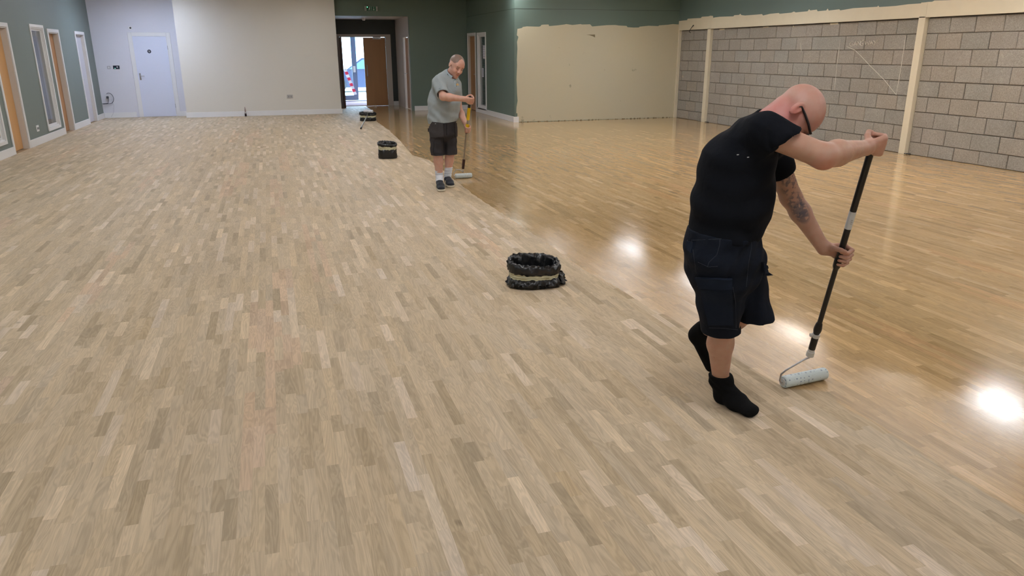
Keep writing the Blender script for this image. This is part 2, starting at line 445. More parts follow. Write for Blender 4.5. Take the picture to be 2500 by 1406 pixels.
# ---- architraves, doors, windows
def arch_x(name, X, side, y0, y1, z0, z1, w=.065, t=.018, parent=None, mat=GLOSSW, bottom=False):
    """frame on a wall X=const around the opening; side=+1 when the room is at +X"""
    q = MB(); a, b = sorted((X, X+side*t))
    q.box(a, b, y0-w, y0, z0-(w if bottom else 0), z1+w, .004); q.box(a, b, y1, y1+w, z0-(w if bottom else 0), z1+w, .004)
    q.box(a, b, y0, y1, z1, z1+w, .004)
    if bottom: q.box(a, b, y0, y1, z0-w, z0, .004)
    return q.build(name, mat, parent) if parent is not None else q.build(name, mat, kind='structure')
def lining_x(X, side, y0, y1, z0, z1, parent, mat=GLOSSW, t=.02, depth=T, bottom=False):
    q = MB(); a, b = sorted((X, X-side*depth))
    q.box(a, b, y0, y0+t, z0, z1); q.box(a, b, y1-t, y1, z0, z1); q.box(a, b, y0+t, y1-t, z1-t, z1)
    if bottom: q.box(a, b, y0+t, y1-t, z0, z0+t)
    return q.build('lining', mat, parent)

LINP = M('beige_jamb_paint', rgb(205, 198, 190), .5)
def door_x(name, X, side, op, leaf_mat, leaf_depth=.09, lin=GLOSSW):
    y0, y1, z0, z1 = op
    d = arch_x(name, X, side, y0, y1, z0, z1)
    lining_x(X, side, y0, y1, z0, z1, d, lin)
    xa, xb = sorted((X-side*leaf_depth, X-side*(leaf_depth+.04)))
    lf = MB().box(xa, xb, y0+.022, y1-.022, .008, z1-.022, .002).build('leaf', leaf_mat, d)
    hx = X-side*leaf_depth
    MB().tube([(hx, y0+.08, 1.0), (hx+side*.05, y0+.08, 1.0), (hx+side*.05, y0+.19, 1.0)], .009, 8).build('handle', STEEL, lf)
    return d
door_x('door_1', XL, 1, OPL[1], PINEW, lin=LINP)
door_x('door_2', XL, 1, OPL[3], BROWNW, lin=LINP)
door_x('door_3', XL, 1, OPL[4], M('pale_grey_door', rgb(200, 198, 205), .5), .06, lin=LINP)
door_x('door_7', XA, -1, OPA[0], BROWNW, .05, lin=LINP)
def window_x(name, X, side, op):
    y0, y1, z0, z1 = op
    d = arch_x(name, X, side, y0, y1, z0, z1, w=.055, bottom=True)
    lining_x(X, side, y0, y1, z0, z1, d, bottom=True)
    q = MB(); a, b = sorted((X-side*.03, X-side*.06)); w = .035
    q.box(a, b, y0+.02, y0+.02+w, z0+.02, z1-.02); q.box(a, b, y1-.02-w, y1-.02, z0+.02, z1-.02)
    q.box(a, b, y0+.02+w, y1-.02-w, z0+.02, z0+.02+w); q.box(a, b, y0+.02+w, y1-.02-w, z1-.02-w, z1-.02)
    q.build('sash', GLOSSW, d)
    a, b = sorted((X-side*.042, X-side*.048))
    MB().box(a, b, y0+.02+w-.005, y1-.02-w+.005, z0+.02+w-.005, z1-.02-w+.005).build('pane', GLASS, d)
    return d
window_x('window_1', XL, 1, OPL[0]); window_x('window_2', XL, 1, OPL[2]); window_x('window_3', XA, -1, OPA[1])
# slatted blind and papers in the angled-wall window
BLINDM = M('dark_blind', rgb(78, 82, 78), .6)
bl = empty('venetian_blind', (XA+.1, 19.96, 2.0), label='dark slatted blind hanging behind the tall narrow window of the green side wall', cat='blind')
MB().box(XA+.085, XA+.115, 19.62, 20.30, 1.96, 1.99).build('head_rail', BLINDM, bl)
for k in range(44):
    z = 1.94-k*.04
    MB().prism([(XA+.085, 19.64, z), (XA+.085, 20.28, z), (XA+.112, 20.28, z-.018), (XA+.112, 19.64, z-.018)], (0, 0, -.0015)).build('slat', BLINDM, bl)
PAPER = M('paper', rgb(205, 205, 215), .7)
INK = M('paper_print', rgb(120, 122, 135), .7)
for lab, (y0, y1, z0, z1) in zip(('large white notice taped high on the tall window of the green side wall', 'small white notice taped low on the window, on its far side', 'small white notice taped low on the window, beside its near edge'),
                                 ((19.70, 19.99, 1.42, 1.76), (19.93, 20.12, .95, 1.18), (19.64, 19.78, .93, 1.16))):
    e = tag(MB().box(XA+.037, XA+.0385, y0, y1, z0, z1).build('notice', PAPER), lab, 'notice', 'notices on the window')
    q = MB()
    for k in range(5):
        zz = z1-.04-k*(z1-z0-.05)/5
        q.box(XA+.0362, XA+.037, y0+.03, y1-.03, zz-.008, zz)
    q.build('print', INK, e)

# skirting boards
def skirt_x(name, X, side, spans, h=.13, t=.018):
    q = MB(); a, b = sorted((X, X+side*t))
    for y0, y1 in spans: q.box(a, b, y0, y1, 0, h, .004)
    return q.build(name, GLOSSW, kind='structure')
def skirt_y(name, Y, spans, h=.13, t=.018):
    q = MB()
    for x0, x1 in spans: q.box(x0, x1, Y-t, Y, 0, h, .004)
    return q.build(name, GLOSSW, kind='structure')
skirt_x('baseboard_left', XL, 1, [(YF0, 14.255), (15.195, 17.655), (18.565, 19.995), (20.965, YREC)])
skirt_y('baseboard_back', YREC, [(XL+.02, -3.36), (-2.33, -2.1)])
skirt_y('baseboard_back_white', YW, [(-2.118, 1.828)])
skirt_x('baseboard_lobby_corner', 1.81, 1, [(YW, YW+.6)])
skirt_y('baseboard_back_green', YG, [(3.885, XA-.018)])
skirt_x('baseboard_side', XA, -1, [(YC-.0, 20.555), (21.445, YG)])
skirt_y('baseboard_lobby', YLOB, [(3.665, 3.82)])
MB().box(XA-.03, XA+.1, YC-.018, YC, 0, .13).build('baseboard_corner', GLOSSW, kind='structure')

# white door in the recess (on a wall Y = const, facing -Y)
def door_y(name, Y, x0, x1, z1, w=.09, t=.02, mat=GLOSSW):
    q = MB()
    q.box(x0-w, x0, Y-t, Y, 0, z1+w, .004); q.box(x1, x1+w, Y-t, Y, 0, z1+w, .004); q.box(x0, x1, Y-t, Y, z1, z1+w, .004)
    q.box(x0, x0+.012, Y-t-.006, Y-t, 0, z1+.012); q.box(x1-.012, x1, Y-t-.006, Y-t, 0, z1+.012); q.box(x0, x1, Y-t-.006, Y-t, z1, z1+.012)
    return q.build(name, mat, kind='structure')
DOORW = M('white_door_paint', rgb(212, 216, 232), .45)
d4 = door_y('door_4', YREC, -3.21, -2.40, 2.0)
leaf = MB().box(-3.20, -2.41, YREC-.012, YREC-.001, .012, 1.995, .002).build('leaf', DOORW, d4)
hd = MB().box(-3.165, -3.125, YREC-.018, YREC-.012, .93, 1.10, .003).tube([(-3.145, YREC-.018, 1.03), (-3.145, YREC-.06, 1.03), (-3.04, YREC-.06, 1.03)], .009, 8).build('handle', STEEL, leaf)
for z in (.27, 1.72):
    MB().tube([(-2.405, YREC-.024, z-.05), (-2.405, YREC-.024, z+.05)], .007, 8).build('hinge', STEEL, leaf)
SIGNB = M('dark_blue_sign', rgb(40, 48, 66), .4)
c0 = np.array([-2.85, YREC-.012, 1.63])
sg = MB().tube([c0+[0, -.004, 0], c0], .045, 24).build('sign_disc', SIGNB, leaf)
q = MB(); q.tube([c0+[-.016, -.006, 0], c0+[-.005, -.006, .018], c0+[.012, -.006, .012], c0+[.012, -.006, -.012], c0+[-.008, -.006, -.014]], .004, 6)
q.build('sign_mark', PLASW, leaf)

# ---- lobby double doors
d5 = MB()
FRMB = M('lobby_frame_paint', rgb(196, 186, 178), .5)
d5.box(LD[0]-.08, LD[0], YLOB-.02, YLOB+.0, 0, 2.11); d5.box(LD[1], LD[1]+.16, YLOB-.02, YLOB, 0, 2.11); d5.box(LD[0], LD[1], YLOB-.02, YLOB, 2.03, 2.11)
d5 = d5.build('door_5', FRMB, kind='structure')
lr = MB().box(2.83, LD[1]-.005, YLOB+.01, YLOB+.05, .01, 2.02, .003).build('leaf', BROWNW, d5)
MB().tube([(2.90, YLOB+.01, .88), (2.90, YLOB-.04, .90), (2.90, YLOB-.04, 1.20), (2.90, YLOB+.01, 1.22)], .011, 8).build('pull_handle', STEEL, lr)
MB().box(3.12, 3.36, YLOB-.04, YLOB+.01, 1.97, 2.03, .004).tube([(3.3, YLOB-.05, 2.0), (3.18, YLOB-.10, 2.0), (3.05, YLOB-.03, 2.02)], .008, 6).build('door_closer', STEEL, lr)
DARKLEAF = M('dark_oak_leaf_edge', rgb(96, 66, 52), .5)
q = MB().prism([(2.13, YLOB-.01, .01), (2.17, YLOB-.01, .01), (2.125, YLOB-.72, .01), (2.085, YLOB-.72, .01)], (0, 0, 2.01)).build('leaf', DARKLEAF, d5)
for z in (.25, 1.0, 1.8):
    MB().tube([(LD[1]-.004, YLOB+.0, z-.05), (LD[1]-.004, YLOB+.0, z+.05)], .007, 8).build('hinge', STEEL, lr)
# lobby side door
d6 = arch_x('door_6', 3.82, -1, 21.75, 22.60, 0, 2.0, mat=FRMB)
lf = MB().box(3.87, 3.91, 21.77, 22.58, .01, 1.99, .002).build('leaf', BROWNW, d6)
MB().tube([(3.87, 22.45, 1.0), (3.80, 22.45, 1.0), (3.80, 22.34, 1.0)], .01, 8).build('handle', STEEL, lf)
MB().ball((3.05, 24.0-.35, .02), .035, (1.4, 1, .5)).build('doorstop', PLASW, label='small white doorstop on the floor before the brown lobby door leaf', cat='doorstop')

# ---- glazed entrance
YE = 26.4
d8 = MB()
d8.box(2.0, 2.06, YE, YE+.05, 0, 2.25); d8.box(3.84, 3.9, YE, YE+.05, 0, 2.25); d8.box(2.06, 3.84, YE, YE+.05, 2.2, 2.25); d8.box(2.06, 3.84, YE, YE+.05, -.0, .03)
d8 = d8.build('door_8', ALUM, kind='structure')
x0, x1 = 2.12, 2.86
q = MB(); q.box(x0, x0+.08, YE+.0, YE+.045, .04, 2.18); q.box(x1-.16, x1, YE, YE+.045, .04, 2.18); q.box(x0+.08, x1-.16, YE, YE+.045, .04, .20); q.box(x0+.08, x1-.16, YE, YE+.045, 2.08, 2.18)
gl = q.build('glazed_leaf', ALUM, d8)
MB().box(x0+.08, x1-.16, YE+.02, YE+.026, .2, 2.08).build('pane', GLASS, gl)
MB().box(x1-.13, x1-.05, YE-.02, YE, .95, 1.15, .005).build('lock_plate', PLASW, gl)
# red and white barrier tape across the glass
RED = M('tape_red', rgb(230, 60, 90), .5); TW = M('tape_white', rgb(240, 240, 245), .5)
A = on_y(842, 168, YE-.03); B = on_y(868, 231, YE-.03)
tp = empty('barrier_tape', B, label='red and white striped barrier tape slanting across the entrance glass', cat='tape')
for k in range(9):
    a = A+(B-A)*k/9; b = A+(B-A)*(k+1)/9; w = np.array([.05, 0, .01])
    MB().prism([a-w, a+w, b+w, b-w], (0, .002, 0)).build('stripe', TW if k % 2 == 0 else RED, tp)

# ---- outside
PAVE = M('pale_paving', rgb(200, 205, 205), .9, nscale=3, namt=.06)
shell('ground_outside', PAVE, [(-20, 30, 26.5, 60, -.25, -.02)])
bd = empty('building', (6, 52, 0), label='pale rendered building far beyond the entrance doors', cat='building')
RENDER = M('pale_render', rgb(225, 228, 222), .9); TEAL = M('teal_glass', rgb(120, 175, 175), .3)
MB().box(-8, 22, 50, 54, 0, 7).build('wall', RENDER, bd)
for x in (2.0, 4.6, 7.2):
    w_ = MB().box(x, x+1.2, 49.93, 50, 1.2, 3.6).build('window', TEAL, bd)
    MB().box(x-.06, x, 49.9, 50, 1.14, 3.66).box(x+1.2, x+1.26, 49.9, 50, 1.14, 3.66).build('window_frame', PLASW, w_)
# parked car, side on
CARB = M('dark_blue_car_paint', rgb(22, 28, 48), .3); TYRE = M('tyre_rubber', rgb(20, 20, 22), .8); CGL = M('car_glass', rgb(60, 80, 95), .1)
cr = empty('car', (4.3, 33.5, -.02), label='dark blue car parked outside beyond the entrance doors', cat='car')
prof = [(1.9, .22), (1.95, .6), (2.1, .78), (3.1, .92), (3.75, 1.38), (5.2, 1.42), (6.0, .98), (6.3, .92), (6.35, .3), (6.0, .2), (2.3, .2)]
MB().prism([(x, 32.7, z-.02) for x, z in prof], (0, 1.6, 0)).build('body', CARB, cr)
MB().prism([(x, 32.66, z-.02) for x, z in [(3.2, .94), (3.78, 1.32), (4.5, 1.34), (4.5, .95)]], (0, .05, 0)).prism([(x, 32.66, z-.02) for x, z in [(4.58, .95), (4.58, 1.34), (5.15, 1.34), (5.8, .98)]], (0, .05, 0)).build('side_window', CGL, cr)
for x in (2.75, 5.45):
    w_ = MB().tube([(x, 32.62, .3), (x, 32.85, .3)], .31, 24).build('wheel', TYRE, cr)
    MB().tube([(x, 32.60, .3), (x, 32.63, .3)], .19, 16).build('hub_cap', STEEL, w_)
MB().ball((2.0, 32.75, .62), .1, (.6, .5, .6)).build('headlamp', PLASW, cr)

# ---- right side: beam, posts, block wall
XB = XR+.06
MB().box(XB+.02, XR+.3, YF0, YC+.2, 0, 2.10).box(XR, XR+.3, YF0, YC+.2, 2.092, CEIL).build('wall_right', MORTAR, kind='structure')
wr_ = S.objects['wall_right']
wr_.data.materials.append(GREEN_R)
for p in wr_.data.polygons:
    if p.center.z > 2.0 and p.center.x < XR+.01 or p.center.z > 2.11: p.material_index = 1
# cream painted band with its ragged top edge
c5 = lambda x, y: on_x(1640+x/2.907, y/2.907, XR)
ragged = [(45, 150), (80, 146), (110, 143), (114, 133), (160, 130), (208, 128), (215, 119), (262, 116), (275, 112), (292, 113), (296, 128), (304, 124), (340, 119), (438, 116), (446, 108), (478, 106), (488, 98), (494, 107), (520, 110), (600, 104), (640, 100), (648, 110),
          (700, 98), (760, 92), (765, 98), (850, 90), (868, 82), (880, 88), (965, 80), (976, 66), (984, 74), (1030, 68), (1036, 80), (1098, 74), (1108, 61), (1114, 75), (1190, 66), (1196, 74), (1290, 58), (1460, 48), (1466, 40), (1474, 50), (1590, 42), (1680, 30), (1806, 22), (1812, 14), (1850, 12), (1866, 4)]
top = [(p[1], p[2]) for p in (c5(*a) for a in ragged)]
y = top[-1][0]; z = top[-1][1]
while y > 1.0:
    y -= random.uniform(.15, .5); z = 2.32+random.uniform(-.025, .03); top.append((y, z))
top[0] = (YC, top[0][1])
outl = [(YC, 2.085)] + top + [(top[-1][0], 2.085)]
MB().prism([(XR-.004, a, b) for a, b in outl], (.004, 0, 0)).build('paint_band', CREAMT, wr_, label='cream paint band with a ragged upper edge')
MB().box(XR-.006, XR+.02, 1.0, YC, 2.080, 2.094).build('band_lip', CREAMT, wr_)
POSTS = [(15.71, .13), (9.672, .13), (3.65, .13)]
POSTN = ['far cream steel post in the block wall, nearer the cream plaster corner', 'near cream steel post in the block wall, right of the bending man', 'cream steel post of the block wall nearest the camera']
for (yc, w), lb in zip(POSTS, POSTN):
    MB().box(XR-.006, XB+.03, yc-w/2, yc+w/2, 0, 2.30, .003).build('trim_%d' % (POSTS.index((yc, w))+1), CREAMT, kind='structure')
MB().box(XR, XB+.03, YC-.05, YC, 0, 2.10).build('trim_4', CREAMT, kind='structure')
# blocks
BT = [rgb(159, 152, 142), rgb(158, 151, 142), rgb(156, 152, 144), rgb(160, 152, 141), rgb(156, 151, 143), rgb(159, 153, 144)]
ROWZ = [0, .200] + [.200+.2347*k for k in range(1, 9)]
JA = 9.672-.065
pitch = .4515
nb = 0
def block(ya, yb, za, zb):
    global nb
    j = .0045
    dx = random.uniform(-.004, .004)
    x = XB+dx
    c = np.array(random.choice(BT)[:3])*random.uniform(.96, 1.05)
    V = []; yy = (ya+j*random.uniform(.6, 1.3), yb-j*random.uniform(.6, 1.3)); zz = (za+j*random.uniform(.5, 1.3), zb-j*random.uniform(.5, 1.3))
    cc = .007
    for xx, s in ((x, cc), (x+cc, 0), (XB+.03, 0)):
        for (a, b) in ((0, 0), (1, 0), (1, 1), (0, 1)):
            V.append((xx, yy[a]+(s if a == 0 else -s)+(random.uniform(-.003, .003) if xx == x else 0), zz[b]+(s if b == 0 else -s)+(random.uniform(-.003, .003) if xx == x else 0)))
    Fq = [(0, 1, 2, 3)]
    for r in (0, 4):
        for k in range(4): Fq.append((r+k, r+4+k, r+4+(k+1) % 4, r+(k+1) % 4))
    np_mesh('concrete_block', V, Fq, BLOCK, wr_, smooth=False, face_col=[tuple(c)+(1,)]*len(Fq)); nb += 1
bays = [(9.737, 15.645, 0), (15.775, 17.05, 1), (3.715, 9.607, 2)]
# measured first joint (distance from the near end of each bay) in odd / even rows
for (y0, y1, bi) in bays:
    for r in range(9):
        za, zb = ROWZ[r], ROWZ[r+1]
        if r == 8: zb = 2.072
        if bi == 2:
            st = 9.607-(.40 if r % 2 == 0 else .21)
            ys = [y1]; y = st
            while y > y0+.08: ys.append(y+random.uniform(-.012, .012)); y -= pitch*random.uniform(.97, 1.03)
            ys.append(y0); ys = ys[::-1]
        elif bi == 0:
            st = y0+(.47 if r % 2 == 0 else .25); ys = [y0]; y = st
            while y < y1-.08:
                if random.random() > .05: ys.append(y+random.uniform(-.012, .012))
                y += pitch*random.uniform(.97, 1.03)
            ys.append(y1)
        else:
            st = y0+(.25 if r % 2 == 0 else .42); ys = [y0]; y = st
            while y < y1-.08: ys.append(y); y += pitch
            ys.append(y1)
        for a, b in zip(ys[:-1], ys[1:]): block(a, b, za, zb)
# chips of cream paint left on the top course, debris at the post feet
for x, y, w, h in ((1763, 72, 14, 4), (1870, 66, 15, 3), (2037, 58, 22, 6), (1938, 64, 4, 4), (1667, 187, 2, 5)):
    a = on_x(x-w/2, y+h/2, XB-.004); b = on_x(x+w/2, y-h/2, XB-.004)
    y0, y1 = sorted((a[1], b[1])); z0, z1 = sorted((a[2], b[2]))
    MB().prism([(XB-.006, y0, z0+.004), (XB-.006, y0+.02, z1), (XB-.006, y1, z1-.003), (XB-.006, y1-.015, z0)], (.012, 0, 0)).build('paint_chip', CREAMT, wr_)
for px, py, lb in ((1727, 299, 'dark debris lump at the foot of the far cream post'), (2212, 377, 'dark debris lump at the foot of the near cream post')):
    p = on_floor(px, py)
    q = MB()
    for k in range(3): q.ball((XR+.025-.012*k, p[1]-.05+.035*k, .012), .022-.004*k, (.8, 1.3, .6), 10)
    tag(q.build('debris', DARKP), lb, 'debris', 'debris by the posts')
# wire poking out above the first bay
w0 = on_x(1682, 77, XR-.01); w1 = on_x(1693, 62, XR-.05)
MB().tube([w0+[.05, 0, -.03], w0, (w0+w1)/2+[0, 0, .01], w1], [.006, .006, .006, .013], 8).build('cable_stub', DARKP, label='short dark cable stub hanging over the edge of the cream band', cat='cable')
# chalk
CHALK = M('white_chalk', rgb(226, 222, 212), .95)
c3 = lambda p: on_x(2000+p[0]/3.43, 20+p[1]/3.43, XB-.006)
q = MB()
strokes = [[(289, 277), (276, 276), (262, 288), (256, 304), (262, 317), (278, 316), (285, 300), (272, 300)], [(290, 316), (303, 277), (315, 312)], [(294, 300), (312, 297)],
           [(319, 312), (323, 276), (344, 309), (347, 271)], [(376, 269), (363, 270), (350, 283), (345, 300), (351, 314), (365, 312), (371, 297), (360, 297)],
           [(384, 278), (389, 306), (402, 283), (412, 307), (423, 273)], [(422, 306), (436, 273), (449, 301)], [(427, 294), (445, 289)],
           [(455, 270), (469, 288), (488, 267)], [(469, 288), (456, 316)]]
for s_ in strokes: q.tube([c3(p) for p in s_], .0042, 5)
q.build('chalk_lettering', CHALK, wr_)
q = MB()
for s_ in [[(178, 258), (150, 470), (128, 685)], [(725, 235), (690, 470), (645, 725)], [(230, 320), (300, 352), (345, 395), (410, 465), (545, 600), (645, 725)]]:
    q.tube([c3(p) for p in s_], .0036, 5)
c4 = lambda p: on_x(1640+p[0]/5.208, 40+p[1]/5.208, XB-.006)
q.tube([c4((1641, 335)), c4((1648, 455))], .0045, 5)
q.build('chalk_line', CHALK, wr_)

# cream plaster patch on the green wall
c2 = lambda p: on_y(1220+p[0]/4.394, p[1]/4.394, YC)
tp_ = [(190, 310), (240, 300), (246, 290), (290, 283), (330, 284), (420, 286), (440, 280), (446, 268), (470, 264), (524, 263), (530, 280), (620, 272), (700, 262), (712, 258), (780, 268), (850, 260), (872, 258), (880, 263), (970, 261), (980, 272), (992, 284), (1080, 276),
       (1150, 270), (1240, 268), (1280, 274), (1362, 278), (1370, 292), (1440, 296), (1492, 295), (1502, 286), (1600, 276), (1700, 280), (1712, 272), (1800, 266), (1860, 258), (1905, 262)]
lf_ = [(155, 1308), (152, 1275), (180, 1277), (190, 1240), (190, 1216), (178, 1214), (180, 1150), (192, 1080), (186, 1000), (184, 930), (180, 850), (186, 700), (184, 640), (190, 520), (186, 450), (200, 395), (184, 378)]
P = [c2(p) for p in lf_+tp_]
P = [(p[0], YC-.0015, max(p[2], 0.002)) for p in P]
P.append((XR-.001, YC-.0015, P[-1][2])); P.append((XR-.001, YC-.0015, .002))
pp = MB().prism(P, (0, .0015, 0)).build('plaster_patch', CREAM, wall_cream, label='large cream plaster patch with ragged painted edge')
TEAR = M('torn_brown_patch', rgb(120, 108, 84), .9)
MB().prism([(p[0], YC-.003, p[2]) for p in (c2((925, 373)), c2((1022, 370)), c2((1022, 402)), c2((1000, 390)), c2((965, 378)))], (0, .0015, 0)).build('torn_mark', TEAR, wall_cream)
SEAM = M('dark_seam', rgb(60, 66, 62), .7)  # dark tone of the thin seam strips on the green walls
MB().box(XA-.004, XA, YC, YG, 2.527, 2.533).build('trim_5', SEAM, kind='structure')
MB().box(XA, XR, YC-.004, YC, 2.527, 2.533).build('trim_6', SEAM, kind='structure')
# rubble line along the foot of the cream wall
q = MB()
for k in range(46):
    x = 5.6+k*.088+random.uniform(-.03, .03); s_ = random.uniform(.006, .016)
    q.ball((x, YC-.012, s_*.5), s_, (1.8, .7, .8), 6)
q.build('plaster_crumbs', TEAR, wall_cream, kind='stuff')

# ------------------------------------------------------------------ small wall fittings
def plate(name, lab, cat, x0, x1, Y, z0, z1, mat, dots=(), dm=DARKP, rock=0, t=.01):
    e = MB().box(x0, x1, Y-t, Y, z0, z1, .002).build(name, mat, label=lab, cat=cat)
    for (a, b, c, d) in dots: MB().box(a, b, Y-t-.003, Y-t, c, d).build('socket_hole' if not rock else 'rocker', dm, e)
    return e
plate('light_switch', 'pale square light switch left of the white door', 'switch', -3.88, -3.80, YREC, 1.205, 1.285, M('switch_grey', rgb(185, 183, 188), .4), [(-3.85, -3.83, 1.225, 1.265)], PLASW, 1)
e = plate('control_panel', 'dark wall control panel with tiny lamp beside the white door', 'panel', -3.75, -3.585, YREC, 1.20, 1.30, PLASW)
MB().box(-3.742, -3.593, YREC-.016, YREC-.010, 1.208, 1.292).build('screen', M('panel_black', rgb(20, 28, 48), .3), e)
MB().ball((-3.70, YREC-.018, 1.225), .007).build('lamp', emis('panel_lamp', (.3, 1, .8, 1), 4), e)
MB().box(-3.66, -3.63, YREC-.018, YREC-.016, 1.24, 1.27).build('button', PLASW, e)
e = plate('door_sensor', 'small white box with dark lens above the white door', 'sensor', -3.245, -3.175, YREC, 2.155, 2.235, PLASW, t=.03)
MB().ball((-3.205, YREC-.03, 2.195), .022).build('lens', DARKP, e)
e = plate('wall_socket', 'grey double socket low on the off-white wall', 'socket', .415, .565, YW, .435, .525, M('socket_grey', rgb(176, 172, 168), .4), [(.44, .475, .455, .50)], M('socket_face', rgb(150, 147, 143), .5))
MB().box(.505, .54, YW-.013, YW-.01, .455, .50).build('socket_hole', bpy.data.materials['socket_face'], e)
e = MB().box(XL, XL+.01, 15.74, 15.885, .23, .34, .002).build('wall_socket', PLASW, label='white socket low on the green left wall', cat='socket')
for a_ in (15.765, 15.825): MB().box(XL+.01, XL+.013, a_, a_+.035, .265, .305).build('socket_hole', SIGNB, e)
e = plate('wall_socket', 'white socket with a black plug near the green wall corner', 'socket', -4.02, -3.93, YREC, .47, .56, PLASW)
PLUGM = M('plug_grey', rgb(60, 62, 72), .5)
pg = MB().box(-4.0, -3.95, YREC-.06, YREC-.01, .485, .545, .006).build('plug', PLUGM, label='dark plug in the socket by the green wall corner', cat='plug')
MB().tube([(-3.96, YREC-.05, .50), (-3.96, YREC-.07, .44), (-3.98, YREC-.06, .37), (-4.12, YREC-.05, .36)], .007, 8).build('cable', PLUGM, pg)
pts = [(-3.97+.10*math.sin(a)+.03, YREC-.035, .48-.13*math.cos(a)+.01) for a in np.linspace(0.1, 3.6, 14)]
MB().tube([(-4.1, YREC-.03, .35)]+pts, .006, 8).build('cable_loop', PLUGM, pg)
MB().tube([(-3.90, YREC-.02, .47), (-3.86, YREC-.02, .30), (-3.90, YREC-.025, .12), (-3.97, YREC-.03, .02)], .0025, 6).build('thin_cable', M('grey_cable', rgb(160, 160, 168), .5), pg)
# brush leaning at the skirting
bx_ = on_y(600, 281, YW-.07)
e = empty('paint_brush', (bx_[0], YW-.07, 0), label='small paint brush standing upright against the white skirting', cat='brush')
MB().box(bx_[0]-.024, bx_[0]+.024, YW-.085, YW-.06, .0, .075, .004).build('bristles', M('bristle_dark', rgb(45, 32, 30), .9), e)
MB().box(bx_[0]-.026, bx_[0]+.026, YW-.087, YW-.058, .075, .115, .002).build('ferrule', STEEL, e)
MB().tube([(bx_[0], YW-.072, .115), (bx_[0], YW-.065, .15), (bx_[0]-.003, YW-.05, .24)], [.018, .02, .006], 8).build('handle', M('brush_handle', rgb(150, 130, 122), .5), e)
# emergency exit sign
GRN = M('exit_green', rgb(20, 88, 62), .4)
ex = MB().box(2.63, 2.985, YG-.035, YG, 2.655, 2.775, .004).build('exit_sign', M('sign_housing', rgb(150, 150, 145), .5), label='green emergency exit sign with running figure and arrow above the lobby opening', cat='sign')
MB().box(2.685, 2.935, YG-.04, YG-.035, 2.66, 2.77).build('sign_face', GRN, ex)
q = MB(); Y = YG-.041
q.ball((2.775, Y, 2.752), .010, (1, .3, 1), 8)
q.tube([(2.772, Y, 2.738), (2.760, Y, 2.708)], .008, 6); q.tube([(2.760, Y, 2.708), (2.745, Y, 2.692), (2.73, Y, 2.676)], .005, 6); q.tube([(2.762, Y, 2.708), (2.776, Y, 2.694), (2.772, Y, 2.670)], .005, 6)
q.tube([(2.770, Y, 2.735), (2.752, Y, 2.726), (2.740, Y, 2.735)], .004, 6); q.tube([(2.770, Y, 2.735), (2.788, Y, 2.722)], .004, 6)
q.box(2.815, 2.822, Y-.002, Y+.002, 2.665, 2.765)
q.box(2.872, 2.882, Y-.002, Y+.002, 2.69, 2.762); q.prism([(2.855, Y-.002, 2.695), (2.899, Y-.002, 2.695), (2.877, Y-.002, 2.668)], (0, .004, 0))
q.build('pictogram', PLASW, ex)
MB().ball((2.705, YG-.045, 2.752), .008).build('indicator_lamp', emis('green_lamp', (.15, 1, .5, 1), 9), ex)
# detector under the lobby soffit
sd = on_y(888, 52, 22.6)
MB().tube([(sd[0], 22.6, 2.53), (sd[0], 22.6, 2.49), (sd[0], 22.6, 2.45)], [.06, .055, .035], 20).build('smoke_detector', PLASW, smooth=True, auto=.6, label='round white smoke detector under the lobby soffit', cat='detector')

# ------------------------------------------------------------------ floor strips
def plank_layout():
    out = []; w = .0478; x = XL+.0; ri = 0
    while x < XR+.04:
        y = YF0+random.uniform(-.4, 0); x1 = x+w
        ylim = 24.0 if 1.81 < x < 3.82 else (21.77 if x < 5.46 else YC)
        grp = ri//3
        while y < ylim:
            L = random.choice((.17, .22, .25, .28, .32, .36, .4, .45, .52))*random.uniform(.9, 1.1)
            y1 = min(y+L, ylim)
            out.append((x, x1, max(y, YF0), y1, grp)); y = y1
        x = x1; ri += 1
    return out
PL = np.array([p for p in plank_layout() if p[3] > YF0+.02])
print('planks', len(PL))
# plank colours
n = len(PL)
base = np.array(rgb(189, 170, 143)[:3])
t = rng.normal(0, .06, n)
u = rng.random(n)
t = np.where(u < .10, rng.uniform(.12, .30, n), t); t = np.where(u > .92, rng.uniform(-.22, -.10, n), t)
# board-scale hue drift (boards are three strips wide and about 2.2 m long)
bk = (PL[:, 4]*7919 + np.floor((PL[:, 2]+PL[:, 4]*1.37)/2.2)*104729).astype(int) % 1009
bt = rng.random(1009); bh = rng.normal(0, 1, 1009)
t = t + (bt[bk]-.5)*.07
pinkish = (bt[bk] > .93) & (u > .2) & (u < .85)
hue = bh[bk]*.010 + rng.normal(0, .012, n)
colr = np.stack([base[0]*(1+t)*(1+hue*.6), base[1]*(1+t*1.05), base[2]*(1+t*1.2)*(1-hue*1.3)], 1)
colr[pinkish] *= np.array([1.03, .965, .97])
pale = u < .07
colr[pale] *= np.array([.99, 1.01, 1.08])
colr = np.clip(colr, .02, .95)
alpha = rng.random((n, 1))
FC = np.hstack([colr, alpha])
g = .00010
def plank_verts(p):
    x0, x1, y0, y1 = p[0]+g, p[1]-g, p[2]+g, p[3]-g
    zb = -.0009
    return [(x0, y0, zb), (x1, y0, zb), (x1, y1, zb), (x0, y1, zb), (x0, y0, 0), (x1, y0, 0), (x1, y1, 0), (x0, y1, 0)]
PF = np.array([(4, 5, 6, 7), (0, 1, 5, 4), (1, 2, 6, 5), (2, 3, 7, 6), (3, 0, 4, 7)])
cx = (PL[:, 0]+PL[:, 1])/2; cy = (PL[:, 2]+PL[:, 3])/2
rel = np.stack([cx, cy, np.full(n, -EYE)], 1)
dep = rel@CF; sx = 1250+FPX*(rel@CR)/np.maximum(dep, .1); sy = 703-FPX*(rel@CU)/np.maximum(dep, .1)
